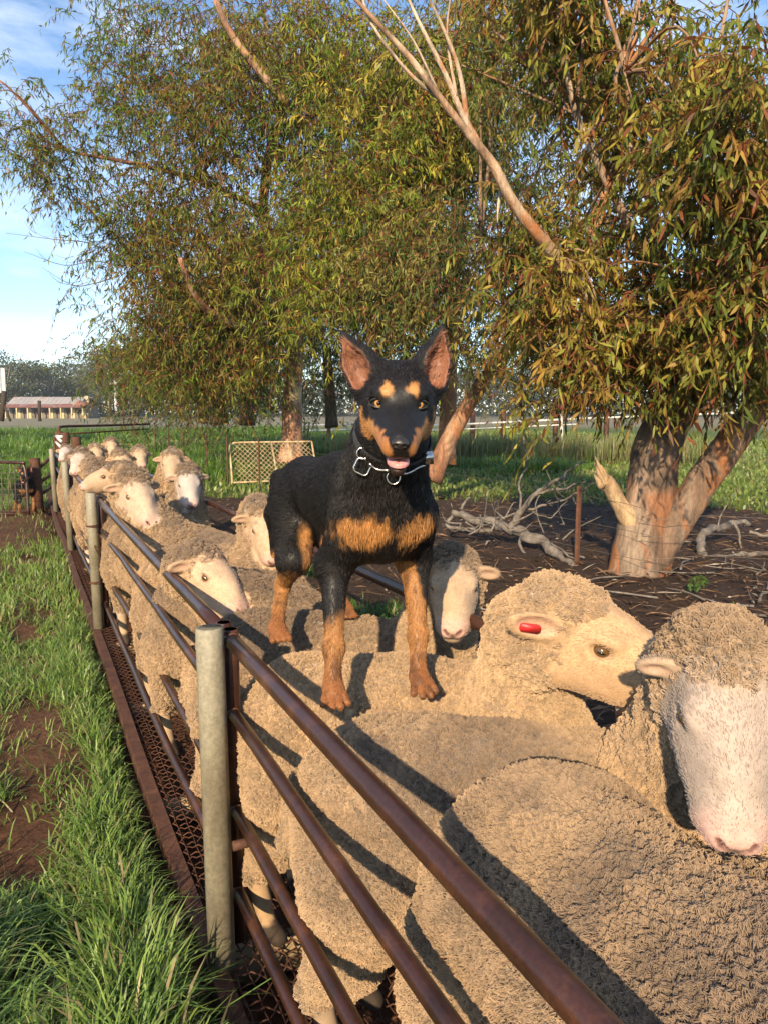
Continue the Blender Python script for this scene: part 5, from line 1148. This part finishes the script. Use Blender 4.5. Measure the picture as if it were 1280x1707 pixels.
for a, b in (((94, 727), (103, 736)), ((94, 737), (102, 745)), ((94, 727), (104, 728))): obj('pipe', *tube([W(*a, 12.6), W(*b, 12.3)], .022, 8), M['white'], wp)
obj('stem', *tube([W(92, 726, 12.6), W(92, 775, 12.6)], .016, 8), M['rust_dull'], wp)
lg = thing('pipe_gate', 'long low pipe gate across the green paddock', 'gate', W(100, 735, 17)); obj('rail', *tube(smooth_path(np.array([W(99, 735, 16), W(99, 716, 16), W(106, 711, 16.5), W(160, 709.5, 18), W(250, 707, 22)]), 5), .03, 8), M['rust_dull'], lg); obj('rail', *tube([W(100, 724, 16), W(250, 715, 22)], .02, 6), M['rust_dull'], lg)
gt = thing('wire_gate', 'bent pipe gate with wire mesh at the left edge', 'gate', W(48, 858, 10.6))
fr = np.array([W(48, 858, 10.6), W(46, 820, 10.6), W(43, 785, 10.6), W(38, 774, 10.6), W(28, 771, 10.6), W(-120, 768, 10.8)]); obj('frame', *tube(smooth_path(fr, 5), .024, 10), M['rust'], gt); obj('frame', *tube([W(-120, 855, 10.8), W(48, 857, 10.6)], .02, 8), M['rust'], gt)
for i in range(9): obj('wire', *tube([W(-120, 778 + 9 * i, 10.8), W(44 + .5 * i, 780 + 9 * i, 10.6)], .004, 4), M['wire'], gt)
for i in range(14): obj('wire', *tube([W(36 - 11 * i, 773, 10.62), W(38 - 11 * i, 856, 10.62)], .004, 4), M['wire'], gt)
# ------------------------------------------------------------------ white rails beyond the trees
wr = thing('rail_fence', 'white painted rail fence beyond the trees with dark red posts', 'fence', W(740, 725, 36))
def rail_w(a, b, da, db, r=.045): obj('rail', *tube([W(*a, da), W(*b, db)], r, 6), M['white'], wr)
rail_w((502, 709), (595, 707), 36, 36); rail_w((505, 718), (595, 716), 36, 36); rail_w((735, 709), (960, 698), 36, 34, .05); rail_w((735, 717), (960, 707), 36, 34, .03); rail_w((960, 698), (1290, 686), 34, 32, .05); rail_w((595, 707), (735, 709), 36, 36, .045); rail_w((595, 716), (735, 717), 36, 36, .03)
for px in (548, 787, 838, 925, 1010, 1100): obj('post', *box(W(px, 712, 36), (.09, .09, .75)), M['rust_dull'], wr)
for px, d in ((505, 30), (512, 30), (478, 28)):
    b = W(px, 738, d); tag(obj('leaning_stake', *tube([b, W(px + 4, 704, d)], .04, 6), M['pale_timber'], None, loc=b), 'pale leaning timber stake beside the pink trunk', 'stake', 'stakes beside the pink trunk')
p = W(937, 745, 27); tag(obj('white_post', *tube([p, W(934, 690, 27)], .05, 10), M['white'], None, loc=p), 'slim white post standing on the lawn beyond the branches', 'post')
rs = thing('red_shed', 'small dark red shed far beyond the white rails', 'shed', W(948, 685, 70)); M['redpaint'] = mat_flat('red_paint', (.22, .03, .03), .7); c = W(948, 676, 70); obj('wall', *box(c, (1.2, 1.0, .55)), M['redpaint'], rs); obj('roof', *box(c + np.array([0, 0, .62]), (1.35, 1.15, .06)), M['rust_dull'], rs)
# ------------------------------------------------------------------ homestead
M['cream_wall'] = mat_noise('cream_wall', [(.3, (.42, .33, .18)), (.7, (.60, .48, .28))], .9, .8, .1, .01)
M['stone_wall'] = mat_noise('grey_stone_wall', [(.3, (.12, .10, .07)), (.7, (.24, .20, .14))], 1.2, .9, .3, .02)
M['tin'] = mat_noise('rusty_tin_roof', [(.35, (.30, .27, .25)), (.55, (.36, .32, .29)), (.68, (.26, .09, .05))], .35, .5, .1, .01, stretch=(1, 1, 1))
M['tin_red'] = mat_noise('red_rust_tin', [(.35, (.30, .25, .22)), (.5, (.25, .10, .06)), (.75, (.20, .055, .035))], .5, .55, .1, .01)
hd = 120.0; hb0, hb1 = W(8, 698, hd), W(144, 697, hd); hx = nrm((hb1 - hb0) * np.array([1, 1, 0])); hy = np.array([-hx[1], hx[0], 0]); hz0 = float(hb1[2]) - .1; hl_ = np.linalg.norm(hb1 - hb0)
hs = thing('homestead', 'long low homestead with rusty tin roof and cream verandah', 'house', (hb0[0], hb0[1], hz0))
Hm = lambda a, b, z_: np.array([hb0[0], hb0[1], hz0]) + hx * a + hy * b + np.array([0, 0, z_])
def hbox(nm, a0, a1, b0, b1, z0, z1, mt, par=hs): return obj(nm, *box(Hm((a0 + a1) / 2, (b0 + b1) / 2, (z0 + z1) / 2), (abs(a1 - a0) / 2, abs(b1 - b0) / 2, (z1 - z0) / 2), np.stack([hx, hy, [0, 0, 1]]).T), mt, par, smooth=False)
hbox('wall', 0, hl_ - .2, 1.6, 6, 0, 2.2, M['stone_wall'])
def quadsheet(nm, cs, mt, th=.05, par=hs):
    cs = np.array(cs); n_ = nrm(np.cross(cs[1] - cs[0], cs[2] - cs[0])) * th; V = np.concatenate([cs, cs + n_]); return obj(nm, V, np.array([[0, 3, 2, 1], [4, 5, 6, 7], [0, 1, 5, 4], [1, 2, 6, 5], [2, 3, 7, 6], [3, 0, 4, 7]]), mt, par, smooth=False)
nb = 34
for i in range(nb):
    a0, a1 = hl_ * i / nb - .2, hl_ * (i + .96) / nb - .2; zz = .02 * (i % 2)
    quadsheet('verandah_sheet', [Hm(a0, -.3, 1.78 + zz), Hm(a1, -.3, 1.78 + zz), Hm(a1, 1.5, 2.35 + zz), Hm(a0, 1.5, 2.35 + zz)], M['tin_red']); 
    if i < nb - 3: quadsheet('roof_sheet', [Hm(a0, 1.45, 2.30 + zz), Hm(a1, 1.45, 2.30 + zz), Hm(a1, 3.9, 3.55 + zz), Hm(a0, 3.9, 3.55 + zz)], M['tin'])
quadsheet('roof_back', [Hm(-.2, 3.9, 3.5), Hm(hl_ - .2, 3.9, 3.5), Hm(hl_ - .2, 6.6, 2.2), Hm(-.2, 6.6, 2.2)], M['tin'])
gab = np.array([Hm(hl_ - 2.6, .9, 2.25), Hm(hl_ - .3, .9, 2.25), Hm(hl_ - 1.45, .9, 2.95), Hm(hl_ - 2.6, 4, 2.25), Hm(hl_ - .3, 4, 2.25), Hm(hl_ - 1.45, 4, 2.95)]); obj('gable', gab, [np.array([[0, 1, 2], [5, 4, 3]]), np.array([[0, 2, 5, 3], [1, 4, 5, 2], [0, 3, 4, 1]])], M['tin_red'], hs, smooth=False)
hbox('chimney', hl_ - 1.5, hl_ - .9, 3.6, 4.2, 2.6, 3.75, M['cream_wall'])
for i in range(8):
    a = .35 + i * (hl_ - .75) / 7; hbox('verandah_post', a - .09, a + .09, -.25, -.07, 0, 1.76, M['cream_wall'])
    if i < 7:
        w_ = (hl_ - .75) / 7; dr = hbox('door', a + w_ * .52, a + w_ * .88, 1.50, 1.58, .02, 1.72, M['cream_wall']); wd = hbox('window', a + w_ * .12, a + w_ * .42, 1.50, 1.58, .75, 1.5, M['dark_timber'])
hbox('plinth', -.3, hl_, -.35, 1.55, -.4, .02, M['stone_wall'])
# leaning dark posts by the shed at the very left, tin shed edge
sh = thing('tin_shed', 'corner of a corrugated tin shed on dark poles at the left edge', 'shed', W(4, 702, 30)); M['tin_blue'] = mat_noise('weathered_tin', [(.3, (.30, .32, .35)), (.7, (.5, .52, .55))], 3, .45, .1, .01)
for i in range(12): quadsheet('roof_sheet', [W(11 - 7 * i, 655, 30), W(9 - 7 * i, 614 - .6 * i, 30), W(2.5 - 7 * i, 613 - .6 * i, 30 + .12 * (i % 2)), W(4.5 - 7 * i, 655, 30 + .12 * (i % 2))], M['tin_blue'], .03, sh)
obj('pole', *tube([W(3, 702, 30), W(8, 652, 30)], .10, 8), M['dark_timber'], sh); obj('pole', *tube([W(18, 702, 30), W(5, 668, 30)], .05, 6), M['dark_timber'], sh)
p = W(67, 702, 45); tag(obj('timber_post', *tube([p, W(66, 668, 45)], .10, 8), M['dark_timber'], None, loc=p), 'dark timber post standing in front of the homestead', 'post')
pp = thing('power_pole', 'pale power pole with crossarms right of the homestead', 'power pole', W(194, 692, 110)); obj('pole', *tube([W(194.5, 692, 110), W(191.5, 635, 110)], [.20, .15], 8), M['white'], pp)
for py, w_ in ((639, 9), (646, 13)): obj('crossarm', *tube([W(192 - w_, py + 1, 110), W(192 + w_ * .7, py - 1, 110)], .08, 6), M['white'], pp)
for a, b in (((181, 640), (162, 642)), ((198, 637), (290, 600)), ((185, 647), (230, 668))): obj('wire', *tube([W(*a, 110), W(*b, 112)], .018, 4), M['wire'], pp)
# ------------------------------------------------------------------ far gum trees
def far_tree(label, px, base, top, wid, d, seed, tone, n=5200):
    r2 = np.random.default_rng(seed); b = W(px, base, d); hgt = W(px, top, d)[2] - b[2]; wd = wid / 1232 * d
    t = thing('far_gum_tree', label, 'tree', b, 'gum trees along the horizon')
    bend = r2.normal(0, .06, 2) * hgt; tp = np.array([[0, 0, 0, .016], [bend[0] * .3, bend[1] * .3, .35, .012], [bend[0], bend[1], .7, .007], [bend[0] * 1.2, bend[1], .92, .003]])
    P = smooth_path(np.c_[b + tp[:, :3] * np.array([1, 1, hgt]), tp[:, 3] * hgt], 4); obj('trunk', *tube(P[:, :3], P[:, 3], 7), M['farbark'], t)
    cl = []
    for i in range(11):
        a = r2.random() * 2 * np.pi; rr = wd * .5 * r2.random() ** .5; z_ = hgt * r2.uniform(.30, .93); rr *= (1.15 - .55 * abs(z_ / hgt - .6)); e = b + np.array([math.cos(a) * rr, math.sin(a) * rr, z_])
        s_ = b + np.array([bend[0] * .5, bend[1] * .5, z_ * .6]); obj('limb', *tube(smooth_path(np.array([s_, (s_ + e) / 2 + [0, 0, -.02 * hgt], e]), 3), [.006 * hgt] * 4 + [.005 * hgt, .004 * hgt, .002 * hgt], 5), M['farbark'], t)
        cl.append((e, hgt * r2.uniform(.07, .13)))
    C_ = np.concatenate([e + r2.normal(0, 1, (n // 11, 3)) * np.array([q * 1.25, q * 1.25, q * .62]) for e, q in cl]); m = len(C_)
    ax1 = nrm(r2.normal(0, 1, (m, 3))); ax2 = nrm(np.cross(ax1, r2.normal(0, 1, (m, 3)))); sz = (hgt * .014 * (.6 + r2.random(m)))[:, None]
    V = np.stack([C_ - ax1 * sz, C_ - ax2 * sz * .5, C_ + ax1 * sz, C_ + ax2 * sz * .5], 1).reshape(-1, 3); col = np.array(tone) * (.5 + .9 * r2.random((m, 1)))
    tag(obj('foliage', V, np.arange(4 * m).reshape(-1, 4), M['farleaf'], t, np.repeat(col, 4, 0), smooth=False), kind='stuff')
M['farbark'] = mat_noise('far_bark', [(.3, (.20, .16, .12)), (.7, (.42, .36, .29))], .5, .9, 0)
far = [(38, 694, 582, 80, 150, (.10, .115, .055)), (85, 694, 606, 60, 160, (.085, .10, .05)), (8, 694, 584, 50, 140, (.095, .11, .05)), (-30, 694, 570, 80, 150, (.09, .10, .05)), (120, 694, 612, 60, 170, (.075, .09, .05)),
       (152, 694, 590, 75, 165, (.11, .12, .055)), (182, 692, 575, 80, 150, (.12, .125, .05)), (222, 692, 568, 90, 140, (.10, .115, .05)), (262, 692, 570, 90, 150, (.085, .10, .045)), (105, 694, 630, 70, 190, (.06, .08, .05)), (60, 694, 630, 80, 195, (.06, .08, .05)), (225, 692, 632, 70, 120, (.11, .11, .045)), (160, 694, 634, 70, 190, (.06, .08, .05)),
       (310, 692, 590, 90, 150, (.08, .10, .05)), (770, 690, 585, 120, 120, (.09, .095, .055)), (860, 690, 575, 120, 130, (.09, .095, .06)), (950, 690, 590, 120, 120, (.085, .09, .055)), (1050, 688, 570, 130, 120, (.09, .09, .05)), (1180, 688, 560, 150, 120, (.09, .09, .05)), (1300, 688, 540, 150, 120, (.085, .09, .05)), (820, 690, 620, 120, 150, (.07, .08, .055)), (920, 690, 625, 120, 150, (.07, .08, .055)), (690, 690, 600, 120, 140, (.08, .09, .05)), (590, 690, 600, 120, 140, (.08, .09, .05))]
wh = ['pale round crowned far gum behind the left of the homestead roof', 'far gum above the middle of the homestead roof', 'far gum rising behind the tin shed', 'far gum at the extreme left edge', 'low far gum above the homestead chimney', 'far gum just left of the power pole', 'tall far gum directly behind the power pole', 'tall far gum right of the power pole', 'far gum beside the broad gum crown', 'dark far gum low behind the chimney', 'dark far gum low behind the homestead roof', 'short bushy far gum at the foot of the tall ones', 'dark far gum low behind the power pole',
      'far gum hidden behind the broad gum crown', 'far gum seen just right of the dog ear', 'far gum above the leaning trunk', 'far gum above the red shed', 'far gum behind the near gum trunk', 'far gum behind the right fork of the near gum', 'far gum at the extreme right edge', 'dark low far gum beside the leaning trunk', 'dark low far gum beside the red shed', 'far gum behind the head of the dog', 'far gum behind the dog back and twin trunks']
for i, (px, b_, t_, w_, d_, tn) in enumerate(far): far_tree(wh[i], px, b_, t_, w_, d_, 200 + i, tn)
# the far wood behind them: one mass of crowns
r2 = np.random.default_rng(303); m = 62000; az = r2.uniform(-.60, 1.25, m); dd = r2.uniform(185, 235, m); top = 6.5 + 7.5 * fbm(np.stack([az * 26, 0 * az, 0 * az], 1), 71, 3)
C_ = np.stack([dd * np.sin(az), dd * np.cos(az), -.2 + (top + 1.8) * r2.random(m) ** 1.15], 1); ax1 = nrm(r2.normal(0, 1, (m, 3))); ax2 = nrm(np.cross(ax1, r2.normal(0, 1, (m, 3)))); sz = (.35 + .35 * r2.random(m))[:, None]
V = np.stack([C_ - ax1 * sz, C_ - ax2 * sz * .6, C_ + ax1 * sz, C_ + ax2 * sz * .6], 1).reshape(-1, 3); col = np.array([.065, .08, .045]) * (.5 + .9 * r2.random((m, 1)))
tag(obj('far_wood', V, np.arange(4 * m).reshape(-1, 4), M['farleaf'], None, np.repeat(col, 4, 0), smooth=False), 'dark belt of far off gum woodland along the horizon', 'wood', kind='stuff')
# thin morning haze over the flats
hz = obj('haze', *box((100, 450, 9.5), (1030, 780, 11.5)), M['rust'], None, smooth=False); hm_ = bpy.data.materials.new('morning_haze'); hm_.use_nodes = True; ht = hm_.node_tree; ht.nodes.remove(ht.nodes['Principled BSDF'])
pv = N(ht, 'ShaderNodeVolumePrincipled'); pv.inputs['Color'].default_value = (.80, .88, 1.0, 1); pv.inputs['Density'].default_value = .0006; pv.inputs['Anisotropy'].default_value = .2
ht.links.new(pv.outputs[0], ht.nodes['Material Output'].inputs['Volume']); hz.data.materials.clear(); hz.data.materials.append(hm_); tag(hz, 'thin pale morning haze lying over the paddocks', 'haze', kind='stuff')
print('background', round(time.time() - T0, 1))
